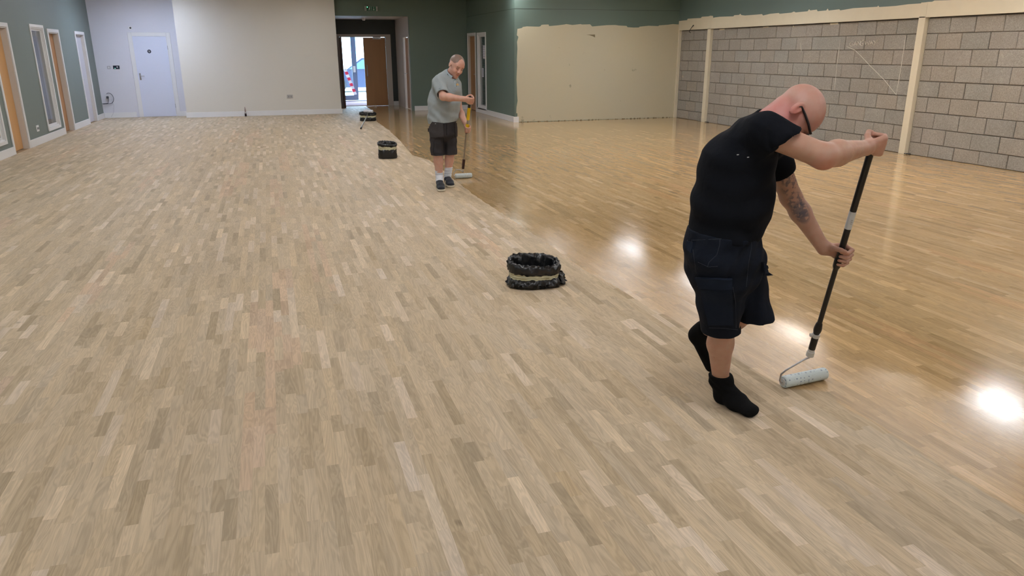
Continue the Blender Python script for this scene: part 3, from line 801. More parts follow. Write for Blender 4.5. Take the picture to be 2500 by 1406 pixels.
area = np.where((dep > .5) & (sx > 0) & (sx < 2500) & (sy > 0) & (sy < 1406), (PL[:, 3]-PL[:, 2])*(EYE/dep)/dep**2, 0)
order = np.argsort(-area); big = order[:300]; rest = order[300:]
for i in big:
    np_mesh('plank', plank_verts(PL[i]), PF, WOOD, floor, smooth=False, face_col=[FC[i]]*5)
Vr = np.array([plank_verts(PL[i]) for i in rest]).reshape(-1, 3)
Fr = (PF[None]+8*np.arange(len(rest))[:, None, None]).reshape(-1, 4)
o = np_mesh('planks', Vr, Fr, WOOD, floor, smooth=False, face_col=np.repeat(FC[rest], 5, 0)); o['kind'] = 'stuff'
#PEOPLE
# ------------------------------------------------------------------ bodies: blended distance fields turned into one surface
class Field:
    def __init__(s, lo, hi, h):
        s.h = h; s.lo = np.array(lo, float)
        s.n = np.ceil((np.array(hi)-s.lo)/h).astype(int)+1
        s.ax = [(s.lo[i]+h*np.arange(s.n[i])).astype(np.float32) for i in range(3)]
        s.d = np.full(s.n, 1.0, np.float32)
    def sub(s, lo, hi):
        i0 = np.clip(np.floor((lo-s.lo)/s.h).astype(int), 0, s.n-1); i1 = np.clip(np.ceil((hi-s.lo)/s.h).astype(int)+1, 1, s.n)
        sl = tuple(slice(a, b) for a, b in zip(i0, i1))
        P = np.meshgrid(*[s.ax[i][sl[i]] for i in range(3)], indexing='ij', sparse=True)
        return sl, P
    def put(s, sl, v, k, op):
        a = s.d[sl]
        if v.size == 0: return
        if op == 'add':
            if k > 0:
                hh = np.maximum(k-np.abs(a-v), 0)/k; s.d[sl] = np.minimum(a, v)-hh*hh*k*.25
            else: s.d[sl] = np.minimum(a, v)
        elif op == 'cut':
            v = -v
            if k > 0:
                hh = np.maximum(k-np.abs(a-v), 0)/k; s.d[sl] = np.maximum(a, v)+hh*hh*k*.25
            else: s.d[sl] = np.maximum(a, v)
    def seg(s, p0, p1, r0, r1, lat=None, k=.02, op='add'):
        """tapered limb; r is a radius or (lateral, other) with the lateral direction lat"""
        p0 = np.array(p0, float); p1 = np.array(p1, float)
        e0 = r0 if hasattr(r0, '__len__') else (r0, r0); e1 = r1 if hasattr(r1, '__len__') else (r1, r1)
        m = max(max(e0), max(e1))+k+2.5*s.h
        sl, P = s.sub(np.minimum(p0, p1)-m, np.maximum(p0, p1)+m)
        ab = p1-p0; L = np.linalg.norm(ab); ax = ab/max(L, 1e-6)
        Q = [P[i]-p0[i] for i in range(3)]
        al = Q[0]*ax[0]+Q[1]*ax[1]+Q[2]*ax[2]
        t = np.clip(al/max(L, 1e-6), 0, 1)
        tl = t*L
        if e0[0] == e0[1] and e1[0] == e1[1]:
            v = np.sqrt((Q[0]-ax[0]*tl)**2+(Q[1]-ax[1]*tl)**2+(Q[2]-ax[2]*tl)**2)-(e0[0]+(e1[0]-e0[0])*t)
        else:
            lat = np.array(lat, float); lat = lat-ax*(lat@ax); lat /= np.linalg.norm(lat); fb = np.cross(ax, lat)
            a = Q[0]*lat[0]+Q[1]*lat[1]+Q[2]*lat[2]; b = Q[0]*fb[0]+Q[1]*fb[1]+Q[2]*fb[2]; e = al-tl
            ra = e0[0]+(e1[0]-e0[0])*t; rb = e0[1]+(e1[1]-e0[1])*t; rm = np.minimum(ra, rb)
            v = (np.sqrt((a/ra)**2+(b/rb)**2+(e/rm)**2)-1)*rm
        s.put(sl, v.astype(np.float32), k, op)
    def ell(s, c, r, axes=None, k=.02, op='add'):
        c = np.array(c, float); r = np.array(r, float); m = r.max()+k+2.5*s.h
        sl, P = s.sub(c-m, c+m)
        A = np.eye(3) if axes is None else np.array(axes, float)
        Q = [P[i]-c[i] for i in range(3)]
        acc = 0
        for i in range(3): acc = acc+((Q[0]*A[i][0]+Q[1]*A[i][1]+Q[2]*A[i][2])/r[i])**2
        v = (np.sqrt(acc)-1)*r.min()
        s.put(sl, v.astype(np.float32), k, op)
    def plane_cut(s, p, nrm, lo, hi):
        """remove what lies on the nrm side of the plane, within the box"""
        sl, P = s.sub(np.array(lo, float), np.array(hi, float)); nrm = np.array(nrm, float)/np.linalg.norm(nrm)
        v = (P[0]-p[0])*nrm[0]+(P[1]-p[1])*nrm[1]+(P[2]-p[2])*nrm[2]
        s.d[sl] = np.maximum(s.d[sl], v.astype(np.float32))
    def push(s):
        s.keep = s.d; s.d = np.full(s.n, 1.0, np.float32)
    def pop(s, k=.01):
        a, v = s.keep, s.d
        if k > 0:
            hh = np.maximum(k-np.abs(a-v), 0)/k; s.d = np.minimum(a, v)-hh*hh*k*.25
        else: s.d = np.minimum(a, v)
    def folds(s, fn):
        near = np.abs(s.d) < .03
        idx = np.nonzero(near)
        X = s.ax[0][idx[0]]; Y = s.ax[1][idx[1]]; Z = s.ax[2][idx[2]]
        s.d[idx] += fn(X, Y, Z).astype(np.float32)
    def mesh(s):
        d = s.d; ins = d < 0
        nx, ny, nz = d.shape
        cnt = np.zeros((nx-1, ny-1, nz-1), np.uint8)
        for a in (0, 1):
            for b in (0, 1):
                for c in (0, 1): cnt += ins[a:nx-1+a, b:ny-1+b, c:nz-1+c]
        act = (cnt > 0) & (cnt < 8)
        ci = np.nonzero(act); m = len(ci[0])
        vid = np.full(act.shape, -1, np.int32); vid[ci] = np.arange(m)
        corner = {}
        for a in (0, 1):
            for b in (0, 1):
                for c in (0, 1): corner[(a, b, c)] = d[ci[0]+a, ci[1]+b, ci[2]+c]
        acc = np.zeros((m, 3), np.float32); num = np.zeros(m, np.float32)
        for ka, va in corner.items():
            for axn in range(3):
                if ka[axn] == 0:
                    kb = list(ka); kb[axn] = 1; vb = corner[tuple(kb)]
                    x = (va < 0) != (vb < 0)
                    t = np.where(x, va/np.where(x, va-vb, 1), 0)
                    pos = np.tile(np.array(ka, np.float32), (m, 1)); pos[:, axn] = t
                    acc[x] += pos[x]; num += x
        V = np.stack(ci, 1)+acc/num[:, None]
        V = V*s.h+s.lo
        F = []
        for axn in range(3):
            a = [slice(None)]*3; b = [slice(None)]*3; a[axn] = slice(0, -1); b[axn] = slice(1, None)
            o1, o2 = [i for i in range(3) if i != axn]
            a[o1] = b[o1] = slice(1, -1); a[o2] = b[o2] = slice(1, -1)
            A = ins[tuple(a)]; B = ins[tuple(b)]
            for flip, msk in ((0, A & ~B), (1, ~A & B)):
                e = list(np.nonzero(msk)); 
                if len(e[0]) == 0: continue
                e[o1] = e[o1]+1; e[o2] = e[o2]+1
                def v(da, db):
                    q = [e[0], e[1], e[2]]; q[o1] = q[o1]-da; q[o2] = q[o2]-db
                    return vid[q[0], q[1], q[2]]
                quad = np.stack([v(0, 0), v(1, 0), v(1, 1), v(0, 1)], 1)
                if (flip == 1) != (axn == 1): quad = quad[:, ::-1]
                F.append(quad)
        F = np.concatenate(F)
        F = F[(F >= 0).all(1)]
        # light smoothing
        return V, F

def smooth_mesh(V, F, it=2, lam=.5):
    n = len(V)
    for _ in range(it):
        acc = np.zeros_like(V); c = np.zeros(n)
        for a, b in ((0, 1), (1, 2), (2, 3), (3, 0)):
            for x, y in ((a, b), (b, a)):
                for k in range(3): acc[:, k] += np.bincount(F[:, x], V[F[:, y], k], n)
                c += np.bincount(F[:, x], minlength=n)
        V = V+lam*(acc/np.maximum(c, 1)[:, None]-V)
    return V

def field_obj(fd, name, mat, parent, col=None, sm=1):
    V, F = fd.mesh()
    V = smooth_mesh(V, F, sm)
    c = col(V) if col is not None else None
    return np_mesh(name, V, F, mat, parent, True, c)

def bvh_of(o):
    me = o.data
    vs = [v.co.copy() for v in me.vertices]
    return BVHTree.FromPolygons(vs, [tuple(p.vertices) for p in me.polygons])

class Sheet:
    """cloth detail lying on a surface: outline given as a grid of pixels, thrown onto the cloth along the view ray, then given thickness"""
    def __init__(s, bvh): s.b = bvh
    def hit(s, px, py):
        d = ray(px, py); d = Vector(tuple(d/np.linalg.norm(d)))
        h = s.b.ray_cast(Vector((0, 0, EYE)), d)
        return (h[0], h[1]) if h[0] is not None else (None, None)
    def patch(s, name, corners, mat, parent, nu=8, nv=8, off=.004, th=.004, **k):
        (a, b, c, d) = [np.array(q, float) for q in corners]   # tl, tr, br, bl
        P = []; N = []
        last = None
        for j in range(nv+1):
            for i in range(nu+1):
                u, v = i/nu, j/nv
                p = (a*(1-u)+b*u)*(1-v)+(d*(1-u)+c*u)*v
                h, nn = s.hit(*p)
                if h is None and last is not None: h, nn = last
                P.append(h); N.append(nn)
                if h is not None: last = (h, nn)
        good = next((q for q in zip(P, N) if q[0] is not None), None)
        if good is None: return None
        P = [q if q is not None else good[0] for q in P]; N = [q if q is not None else good[1] for q in N]
        nm = sum(N, Vector()); nm.normalize()
        V = [tuple(P[i]-nm*.004) for i in range(len(P))]+[tuple(P[i]+N[i]*off+nm*th*.5) for i in range(len(P))]
        W_ = nu+1; o = len(P); F = []
        for j in range(nv):
            for i in range(nu):
                q = (j*W_+i, j*W_+i+1, (j+1)*W_+i+1, (j+1)*W_+i)
                F.append(q[::-1]); F.append(tuple(x+o for x in q))
        for i in range(nu):
            F.append((i, i+1, i+1+o, i+o)); z = nv*W_; F.append((z+i+1, z+i, z+i+o, z+i+1+o))
        for j in range(nv):
            F.append(((j+1)*W_, j*W_, j*W_+o, (j+1)*W_+o)); z = nu; F.append((j*W_+z, (j+1)*W_+z, (j+1)*W_+z+o, j*W_+z+o))
        ob = np_mesh(name, V, F, mat, parent, True); ob.data.set_sharp_from_angle(angle=.9)
        tag(ob, **k); return ob
    def line(s, name, pts, rad, mat, parent, sub=6, lift=0.0, **k):
        Q = []
        for a, b in zip(pts[:-1], pts[1:]):
            for i in range(sub):
                h, nn = s.hit(a[0]+(b[0]-a[0])*i/sub, a[1]+(b[1]-a[1])*i/sub)
                if h is not None: Q.append(np.array(h)+np.array(nn)*lift)
        h, nn = s.hit(*pts[-1])
        if h is not None: Q.append(np.array(h)+np.array(nn)*lift)
        if len(Q) < 2: return None
        return MB().tube(Q, rad, 6).build(name, mat, parent, smooth=True, **k)

def skin_mat(name, rough=.5):
    m, n, l, b = mk(name)
    a = n.new('ShaderNodeAttribute'); a.attribute_name = 'tint'
    t = n.new('ShaderNodeTexCoord')
    q = n.new('ShaderNodeTexNoise'); q.inputs['Scale'].default_value = 28; q.inputs['Detail'].default_value = 5
    l.new(t.outputs['Object'], q.inputs['Vector'])
    r = n.new('ShaderNodeValToRGB'); r.color_ramp.elements[0].position = .3; r.color_ramp.elements[1].position = .7
    r.color_ramp.elements[0].color = (1.0, .88, .86, 1); r.color_ramp.elements[1].color = (1.02, 1.04, 1.04, 1)
    l.new(q.outputs['Fac'], r.inputs[0])
    x = n.new('ShaderNodeMix'); x.data_type = 'RGBA'; x.blend_type = 'MULTIPLY'; x.inputs[0].default_value = 1
    l.new(a.outputs['Color'], x.inputs[6]); l.new(r.outputs[0], x.inputs[7]); l.new(x.outputs[2], b.inputs['Base Color'])
    b.inputs['Roughness'].default_value = rough
    b.inputs['Subsurface Weight'].default_value = .12; b.inputs['Subsurface Radius'].default_value = (.02, .008, .004); b.inputs['Subsurface Scale'].default_value = .4
    q2 = n.new('ShaderNodeTexNoise'); q2.inputs['Scale'].default_value = 320; q2.inputs['Detail'].default_value = 2
    l.new(t.outputs['Object'], q2.inputs['Vector'])
    u = n.new('ShaderNodeBump'); u.inputs['Strength'].default_value = .12; u.inputs['Distance'].default_value = .003
    l.new(q2.outputs['Fac'], u.inputs['Height']); l.new(u.outputs[0], b.inputs['Normal'])
    return m
SKIN = skin_mat('skin')

def head_frame(F, U):
    F = np.array(F, float); F /= np.linalg.norm(F); U = np.array(U, float); U = U-F*(U@F); U /= np.linalg.norm(U)
    return F, U, np.cross(F, U)      # third: the person's right side
def build_head(fd, c, F, U, s=1.0, cb=-.012, cr=.100):
    F, U, L = head_frame(F, U); c = np.array(c, float)
    q = lambda f, u, l=0: c+s*(F*f+U*u+L*l)
    fd.ell(q(cb, .042), (cr*s, .088*s, .078*s), (F, U, L), .01)
    fd.seg(q(.025, .03), q(.038, -.055), (.066*s, .068*s), (.052*s, .048*s), L, .03)
    fd.seg(q(.02, -.055), q(.068, -.095), .050*s, .026*s, k=.03)
    fd.seg(q(.074, .030, -.034), q(.074, .030, .034), .016*s, .016*s, k=.02)
    for g_ in (-1, 1):
        fd.ell(q(.062, -.028, .036*g_), (.028*s, .026*s, .022*s), (F, U, L), .02)
        fd.ell(q(.098, .004, .032*g_), (.018*s, .013*s, .019*s), (F, U, L), .012, 'cut')
        fd.ell(q(.077, .005, .031*g_), (.0135*s,)*3, None, .004)
    fd.seg(q(.090, .014), q(.110, -.028), .0085*s, .0112*s, k=.012)
    fd.seg(q(.098, -.032, -.014), q(.098, -.032, .014), .009*s, .009*s, k=.008)
    fd.seg(q(.086, -.058, -.020), q(.086, -.058, .020), .0075*s, .0075*s, k=.01)
    fd.seg(q(.083, -.070, -.016), q(.083, -.070, .016), .0085*s, .0085*s, k=.01)
    fd.seg(q(.098, -.0635, -.022), q(.098, -.0635, .022), .003*s, .003*s, k=.004, op='cut')
    for g_ in (-1, 1):
        A2 = U*.95-F*.25; A2 /= np.linalg.norm(A2); A1 = np.cross(A2, L)
        fd.ell(q(-.012, .0, .080*g_), (.019*s, .033*s, .010*s), (A1, A2, L), .006)
        fd.ell(q(-.006, .004, .090*g_), (.009*s, .018*s, .007*s), (A1, A2, L), .005, 'cut')
    return q

def build_hand(fd, pc, axis, back, toward, pr, s=1.0, up=1, side_n=None):
    """fist round a pole: pc = point on the pole axis, axis = pole direction (thumb end), toward = from pole to wrist, fingers wrap"""
    a = np.array(axis, float); a /= np.linalg.norm(a)
    w = np.array(toward, float); w = w-a*(w@a); w /= np.linalg.norm(w)
    x = -w; n_ = np.cross(a, x); n_ /= np.linalg.norm(n_)
    if n_@np.array(back, float) < 0: n_ = -n_
    q = lambda X, Y, A: pc+x*X*s+n_*Y*s+a*A*s
    off = pr/s-.012
    # palm
    fd.seg(q(-.072, .014+off, .004), q(.004, .030+off, .004), (.028*s, .019*s), (.040*s, .0155*s), a, .012)
    tips = []
    lens = (.92, 1.0, .95, .78)
    for i in range(4):
        A = .032-.0215*i
        l_ = lens[i]; r = (.0100, .0102, .0098, .0088)[i]*s
        K = q(.012, .033+off, A); P1 = q(.012+.033*l_, .014+off, A*1.02-.002); P2 = q(.030*l_+.004, -.021-off*.8, A*.98-.003); P3 = q(.006, -.027-off, A*.96-.003)
        fd.seg(q(-.02, .028+off, A*.8), K, r, r*1.08, k=.012)
        fd.seg(K, P1, r*1.06, r*1.0, k=.003); fd.seg(P1, P2, r*.98, r*.92, k=.002); fd.seg(P2, P3, r*.92, r*.8, k=.002)
        tips.append(P3)
    B = q(-.050, .008, .018); T1 = q(-.026, -.018-off, .034); T2 = q(.002, -.032-off, .040); T3 = q(.022, -.030-off, .036)
    fd.seg(B, T1, .0150*s, .0125*s, k=.012); fd.seg(T1, T2, .0118*s, .0108*s, k=.003); fd.seg(T2, T3, .0108*s, .0090*s, k=.002)
    return q(-.078, .014+off, .004)

def cloth_mat(name, col, rough=.85, amt=.12, bump=.25, sc=(14, 14, 14), fine=700):
    m, n, l, b = mk(name)
    setp(b, Roughness=rough)
    b.inputs['Specular IOR Level'].default_value = .12
    t = n.new('ShaderNodeTexCoord')
    q = n.new('ShaderNodeTexNoise'); q.inputs['Scale'].default_value = 7; q.inputs['Detail'].default_value = 6
    l.new(t.outputs['Object'], q.inputs['Vector'])
    r = n.new('ShaderNodeMapRange'); r.inputs['To Min'].default_value = 1-amt; r.inputs['To Max'].default_value = 1+amt
    l.new(q.outputs['Fac'], r.inputs['Value'])
    v = n.new('ShaderNodeVectorMath'); v.operation = 'SCALE'; v.inputs[0].default_value = col[:3]
    l.new(r.outputs[0], v.inputs['Scale']); l.new(v.outputs[0], b.inputs['Base Color'])
    q2 = n.new('ShaderNodeTexNoise'); q2.inputs['Scale'].default_value = 22; q2.inputs['Detail'].default_value = 3; q2.inputs['Distortion'].default_value = .8
    l.new(t.outputs['Object'], q2.inputs['Vector'])
    u = n.new('ShaderNodeBump'); u.inputs['Strength'].default_value = bump; u.inputs['Distance'].default_value = .012
    l.new(q2.outputs['Fac'], u.inputs['Height']); l.new(u.outputs[0], b.inputs['Normal'])
    return m

rh = CR/np.linalg.norm(CR); upv = np.array([0, 0, 1.]); tow = -FH

# ================================================================== the man in black, bending over his roller
P1 = on_floor(1785, 1010); D1 = P1@FH
def A1(px, py, dd=0): return on_depth(px, py, D1+dd)
SK = np.array(rgb(182, 145, 125)[:3])
def blot(V, c, r, soft=.5):
    return np.clip((1-np.linalg.norm(V-c, axis=1)/r)/soft, 0, 1)[:, None]
def hnoise(V, s, seed=0):
    a = V*s+seed
    return (np.sin(a[:, 0]+1.7*np.sin(a[:, 1]*1.3+seed))+np.sin(a[:, 1]*1.1+1.3*np.sin(a[:, 2]*1.7))+np.sin(a[:, 2]*.9+1.9*np.sin(a[:, 0]*1.2)))/3

man = empty('person', (P1[0]+.02, P1[1]+.07, 0), label='bald man in black T-shirt and navy cargo shorts bending over a long black roller pole', cat='person')
hd1 = dict(c=A1(1933, 274, -.03), F=rh*.34-upv*.93+tow*.14, U=rh*.93+upv*.34+tow*.03)
# pole of the near roller: top inside the upper fist, foot at the roller frame
PT = A1(2136, 337, .0); PB = A1(1977, 868, .27)
pax = (PT-PB)/np.linalg.norm(PT-PB)
def on_pole(px, py, T_=None, B_=None):
    best = None
    for t in np.linspace(0, 1, 400):
        p = PB+(PT-PB)*t; rel_ = p-np.array([0, 0, EYE]); y_ = 703-FPX*(rel_@CU)/(rel_@CF)
        if best is None or abs(y_-py) < best[0]: best = (abs(y_-py), p)
    return best[1]
hR = on_pole(0, 352); hL = on_pole(0, 622)
shR, elR = A1(1866, 320, -.17), A1(2008, 380, -.20)
shL, elL = A1(1878, 345, .17), A1(1930, 480, .22)
knR, anR = A1(1765, 790, .03), A1(1759, 925, .12)
knL, anL = A1(1840, 748, .06), A1(1718, 806, .38)
h1 = .0042
f = Field((P1[0]-.42, P1[1]-.45, -.005), (P1[0]+.72, P1[1]+.62, 1.52), h1)
# torso under the shirt (narrower than the cloth)
f.seg(A1(1765, 590), A1(1787, 490), (.145, .135), (.15, .145), FH, .03)
f.seg(A1(1787, 490), A1(1803, 400), (.15, .145), (.155, .13), FH, .03)
f.seg(A1(1803, 400), A1(1842, 335), (.155, .13), (.16, .06), FH, .03)
f.seg(A1(1858, 318), A1(1916, 287, -.02), .070, .068, k=.03)
f.seg(A1(1872, 303), A1(1920, 264, -.02), .046, .054, k=.03)
build_head(f, hd1['c'], hd1['F'], hd1['U'], 1.02, .000, .095)
# arms
f.seg(shR-[0, 0, .004], elR, .051, .049, k=.03)
wrR = build_hand(f, hR, pax, tow+upv*.35, elR-hR, .014, 1.02)
f.seg(elR, elR+(wrR-elR)*.33, .048, .050, k=.02); f.seg(elR+(wrR-elR)*.33, wrR, .050, .030, k=.02)
f.seg(elR+(wrR-elR)*.05-np.array([0, 0, .016]), elR+(wrR-elR)*.5-np.array([0, 0, .004]), .036, .026, k=.02)
f.seg(shL, elL, .055, .046, k=.03)
wrL = build_hand(f, hL, pax, -tow*.9+rh*.2, elL-hL, .014, 1.0)
f.seg(elL, elL+(wrL-elL)*.3, .045, .045, k=.02); f.seg(elL+(wrL-elL)*.3, wrL, .045, .029, k=.02)
# legs
f.seg(A1(1748, 615, -.05), knR, .095, .066, k=.03)
f.seg(knR, knR+(anR-knR)*.35+rh*-.008, .058, .058, k=.02); f.seg(knR+(anR-knR)*.35+rh*-.008, anR, .058, .036, k=.02)
f.seg(A1(1805, 605, .1), knL, .08, .058, k=.03)
f.seg(knL, knL+(anL-knL)*.35+[0, 0, -.01], .056, .057, k=.02); f.seg(knL+(anL-knL)*.35+[0, 0, -.01], anL, .057, .036, k=.02)
# feet inside the socks
heR, toR = np.array([1.925, 2.765, .036]), np.array([1.966, 2.60, .026])
f.seg(anR, heR, .036, .032, k=.02); f.seg(heR, toR, (.034, .03), (.038, .018), (1, 0, 0), .02)
heL, toL = A1(1704, 818, .40), A1(1737, 893, .45)
f.seg(anL, heL, .034, .030, k=.02); f.seg(heL, toL, .032, .026, k=.02)
def col1(V):
    c = np.tile(SK, (len(V), 1))
    hc = hd1['c']
    Fh, Uh, Lh = head_frame(hd1['F'], hd1['U'])
    rel_ = V-hc; hm = (np.linalg.norm(rel_, axis=1) < .17) & (V[:, 2] > 1.2)
    c[hm] = np.array(rgb(184, 142, 127)[:3])
    nk = blot(V, A1(1895, 290, -.07), .11); c = c*(1-nk*.5)+nk*.5*np.array(rgb(205, 118, 118)[:3])
    fc = blot(V, hc+Fh*.09-Uh*.02, .09); c = c*(1-fc*.5)+fc*.5*np.array(rgb(190, 128, 110)[:3])
    ear = blot(V, hc+Lh*.085, .035); c = c*(1-ear*.45)+ear*.45*np.array(rgb(205, 120, 110)[:3])
    st = blot(V, hc+Fh*.08+Uh*.09-Lh*0, .075, .8); sp_ = (hnoise(V, 900) > .25)[:, None]*.12; c = c*(1-st*sp_)
    c = c*(1+.05*hnoise(V, 60, 3)[:, None])
    el = blot(V, elR+[0, 0, -.03], .07); c = c*(1-el*.45)+el*.45*np.array(rgb(205, 120, 108)[:3])
    for ee in (hR, hL):
        b = blot(V, ee, .10, 1); c = c*(1-b*.25)+b*.25*np.array(rgb(214, 140, 124)[:3])
    fa = blot(V, elR*.5+wrR*.5, .12, .8)*np.clip(hnoise(V*np.array([1, 1, 1]), 240, 1)[:, None]+.3, 0, 1); c = c*(1-fa*.18)+fa*.18*np.array(rgb(226, 190, 140)[:3])
    # tattoos: blue-black blotches
    ink = np.array(rgb(72, 76, 92)[:3])
    for (px, py, r_, th, dd) in ((1932, 455, .030, .25, .17), (1945, 492, .026, .0, .17), (1955, 512, .028, -.1, .16), (1962, 532, .022, -.2, .15), (1972, 548, .024, -.15, .12), (1980, 562, .018, 0, .1), (1918, 430, .026, .3, .17)):
        p = elL+(wrL-elL)*0; p = A1(px, py, dd)
        b = blot(V, p, r_+.02, .35)*(hnoise(V, 170, px)[:, None] > th-.1)
        c = c*(1-b*.62)+b*.62*ink
    b = blot(V, A1(1946, 326, -.24), .022, .4); c = c*(1-b*.6)+b*.6*ink
    b = blot(V, A1(1928, 330, -.25), .018, .4); c = c*(1-b*.7)+b*.7*np.array(rgb(205, 70, 66)[:3])
    b = blot(V, A1(1741, 876, .03), .012, .3); c = c*(1-b*.5)+b*.5*np.array(rgb(120, 50, 45)[:3])
    return np.clip(c, 0, 1)
body1 = field_obj(f, 'body', SKIN, man, col1, 1)
Fh, Uh, Lh = head_frame(hd1['F'], hd1['U'])
hq = lambda a, b, c=0: hd1['c']+.99*(Fh*a+Uh*b+Lh*c)
EYEW = M('eye_white', rgb(225, 220, 215), .25); IRIS = M('iris', rgb(50, 60, 70), .2)
for g_ in (-1, 1):
    e_ = MB().ball(hq(.080, .005, .031*g_), .0115, seg=12).build('eye', EYEW, man, smooth=True)
    MB().ball(hq(.0885, .004, .031*g_), .0045, seg=10).build('iris', IRIS, e_, smooth=True)
# glasses
BLKF = M('black_glasses_frame', rgb(22, 16, 18), .3); GOLD = M('thin_gold_rim', rgb(120, 96, 60), .35, .7)
gla = MB()
for g_ in (1,):
    gla.tube([hq(-.020, -.002, .086*g_), hq(-.012, .018, .086*g_), hq(.02, .022, .085*g_), hq(.065, .026, .078*g_), hq(.104, .026, .069*g_)], [.003, .004, .0048, .0048, .0055], 8)
gla = gla.build('glasses', BLKF, smooth=True)
tag(gla, 'black-framed glasses worn by the bald bending man', 'glasses')
lens = M('spectacle_lens', (.9, .92, .92, 1), .03); lens.node_tree.nodes['Principled BSDF'].inputs['Transmission Weight'].default_value = 1
MB().tube([hq(-.020, -.002, -.086), hq(-.012, .018, -.086), hq(.02, .022, -.085), hq(.065, .026, -.078), hq(.104, .026, -.069)], [.003, .004, .0048, .0048, .0055], 8).build('temple', BLKF, gla, smooth=True)
for g_ in (-1, 1):
    ring_ = [hq(.104, .010+.019*math.sin(a), (.036+.027*math.cos(a))*g_) for a in np.linspace(0, 2*math.pi, 25)]
    MB().tube(ring_, .0022, 6).build('rim', BLKF, gla, smooth=True)
    pr_ = [hq(.1035, .010+.018*math.sin(a), (.036+.026*math.cos(a))*g_) for a in np.linspace(0, 2*math.pi, 25)[:-1]]
    MB().prism(pr_, tuple(Fh*.0012)).build('lens', lens, gla)
MB().tube([hq(.105, .014, -.010), hq(.112, .017, 0), hq(.105, .014, .010)], .002, 6).build('bridge', BLKF, gla)
NAIL = M('finger_nail', rgb(226, 186, 172), .35)

# shirt
BLACK = cloth_mat('black_tshirt_cloth', (.0055, .0066, .0098, 1), .9, .15, .22)
f = Field((P1[0]-.36, P1[1]-.38, .72), (P1[0]+.30, P1[1]+.50, 1.50), .0048)
f.seg(A1(1757, 602), A1(1788, 492), (.158, .142), (.172, .164), FH, .03)
f.seg(A1(1787, 492), A1(1800, 405), (.172, .164), (.176, .150), FH, .03)
f.seg(A1(1800, 405), A1(1836, 338), (.176, .150), (.18, .082), FH, .03)
f.seg(A1(1836, 338), A1(1872, 308), (.13, .08), (.09, .075), FH, .04)
axR = (elR-shR)/np.linalg.norm(elR-shR); axL = (elL-shL)/np.linalg.norm(elL-shL)
cR = shR+axR*.075; cL = shL+axL*.165
f.seg(A1(1836, 345, -.10), shR+axR*.0, .085, .064, k=.08)
f.seg(A1(1872, 350, .12), shL, .08, .072, k=.04)
U0 = shR@rh-.16
def fold1(X, Y, Z):
    u_ = X*rh[0]+Y*rh[1]
    w_ = .0035*np.sin(46*(Z-.55*u_)+2.2*np.sin(9*u_+5*Z)+3*np.sin(6*Y))*np.clip((1.42-Z)*3, 0, 1)
    w_ += .0045*np.sin(60*(Z*.8+u_*.5)+2*np.sin(13*u_))*np.clip(1-(Z-.80)*5, 0, 1)
    w_ += .004*np.abs(np.sin(42*(Z*.9+u_*.35)+1.5*np.sin(12*u_)))*np.clip((Z-1.15)*8, 0, 1)*np.clip((u_-U0)*14, 0, 1)
    return w_
f.push(); f.seg(shR-axR*.0, shR+axR*.24, .066, .076, k=.03)
for a_, b_ in (((1845, 318), (1898, 352)), ((1858, 298), (1920, 330))):
    f.seg(A1(*a_, -.205), A1(*b_, -.243), .008, .012, k=.03)
f.plane_cut(A1(1906, 341, -.18), rh*.5-upv*.87, f.lo, f.lo+9); f.pop(.05)
f.push(); f.seg(shL, shL+axL*.27, .070, .062, k=.03); f.plane_cut(cL, axL, f.lo, f.lo+9); f.pop(.03)
f.folds(fold1)
f.plane_cut(A1(1762, 578), -upv-.10*rh, (P1[0]-.4, P1[1]-.4, .6), (P1[0]+.4, P1[1]+.5, .95))
# hollow openings
f.seg(shR+axR*.09, shR+axR*.3, .060, .064, k=0, op='cut'); f.seg(cL-axL*.03, cL+axL*.1, .057, .058, k=0, op='cut')
f.seg(A1(1888, 301, -.02), A1(1930, 280, -.02), .075, .085, k=0, op='cut')
shirt = field_obj(f, 't_shirt', BLACK, man, None, 2)
shirt['label'] = 'plain black T-shirt'
LINT = M('pale_paint_fleck', rgb(170, 170, 170), .8)
ss = Sheet(bvh_of(shirt))
for px, py in ((1801, 378), (1826, 384)):
    ss.patch('paint_fleck', ((px-2, py-1), (px+3, py-1.5), (px+3, py+.5), (px-2, py+1)), LINT, man, 2, 1, .001, .001)

# shorts
NAVY = cloth_mat('navy_work_cotton', (.0085, .0112, .0185, 1), .9, .35, .35)
f = Field((P1[0]-.40, P1[1]-.38, .36), (P1[0]+.30, P1[1]+.50, .92), .0048)
f.seg(A1(1764, 578), A1(1768, 640, .02), (.162, .158), (.180, .172), FH, .03)
f.push(); f.seg(A1(1750, 620, -.05), A1(1762, 830, .02), (.125, .118), (.088, .083), FH, .03)
f.plane_cut(A1(1765, 812, 0), -upv+.02*rh, f.lo, f.lo+9); f.seg(A1(1762, 790, .01), A1(1762, 850, .02), .077, .078, k=0, op='cut'); f.pop(.03)
f.push(); f.seg(A1(1802, 620, .10), A1(1849, 800, .06), (.115, .105), (.092, .078), FH, .03)
f.plane_cut(A1(1846, 779, .05), -upv+.16*rh, f.lo, f.lo+9); f.seg(A1(1845, 760, .06), A1(1856, 840, .06), .064, .066, k=0, op='cut'); f.pop(.012)
def fold2(X, Y, Z):
    u_ = X*rh[0]+Y*rh[1]
    w_ = .004*np.sin(38*(Z+.35*u_)+2*np.sin(11*u_+7*Y)+2*np.sin(9*Z))
    w_ += .0028*np.sin(95*(u_-.25*Z)+2.5*np.sin(12*Z)+1.5*np.sin(20*Y))
    w_ += .003*np.sin(22*u_+25*Z)
    w_ *= np.clip((Z-.40)*12, .25, 1)
    return w_
f.folds(fold2)
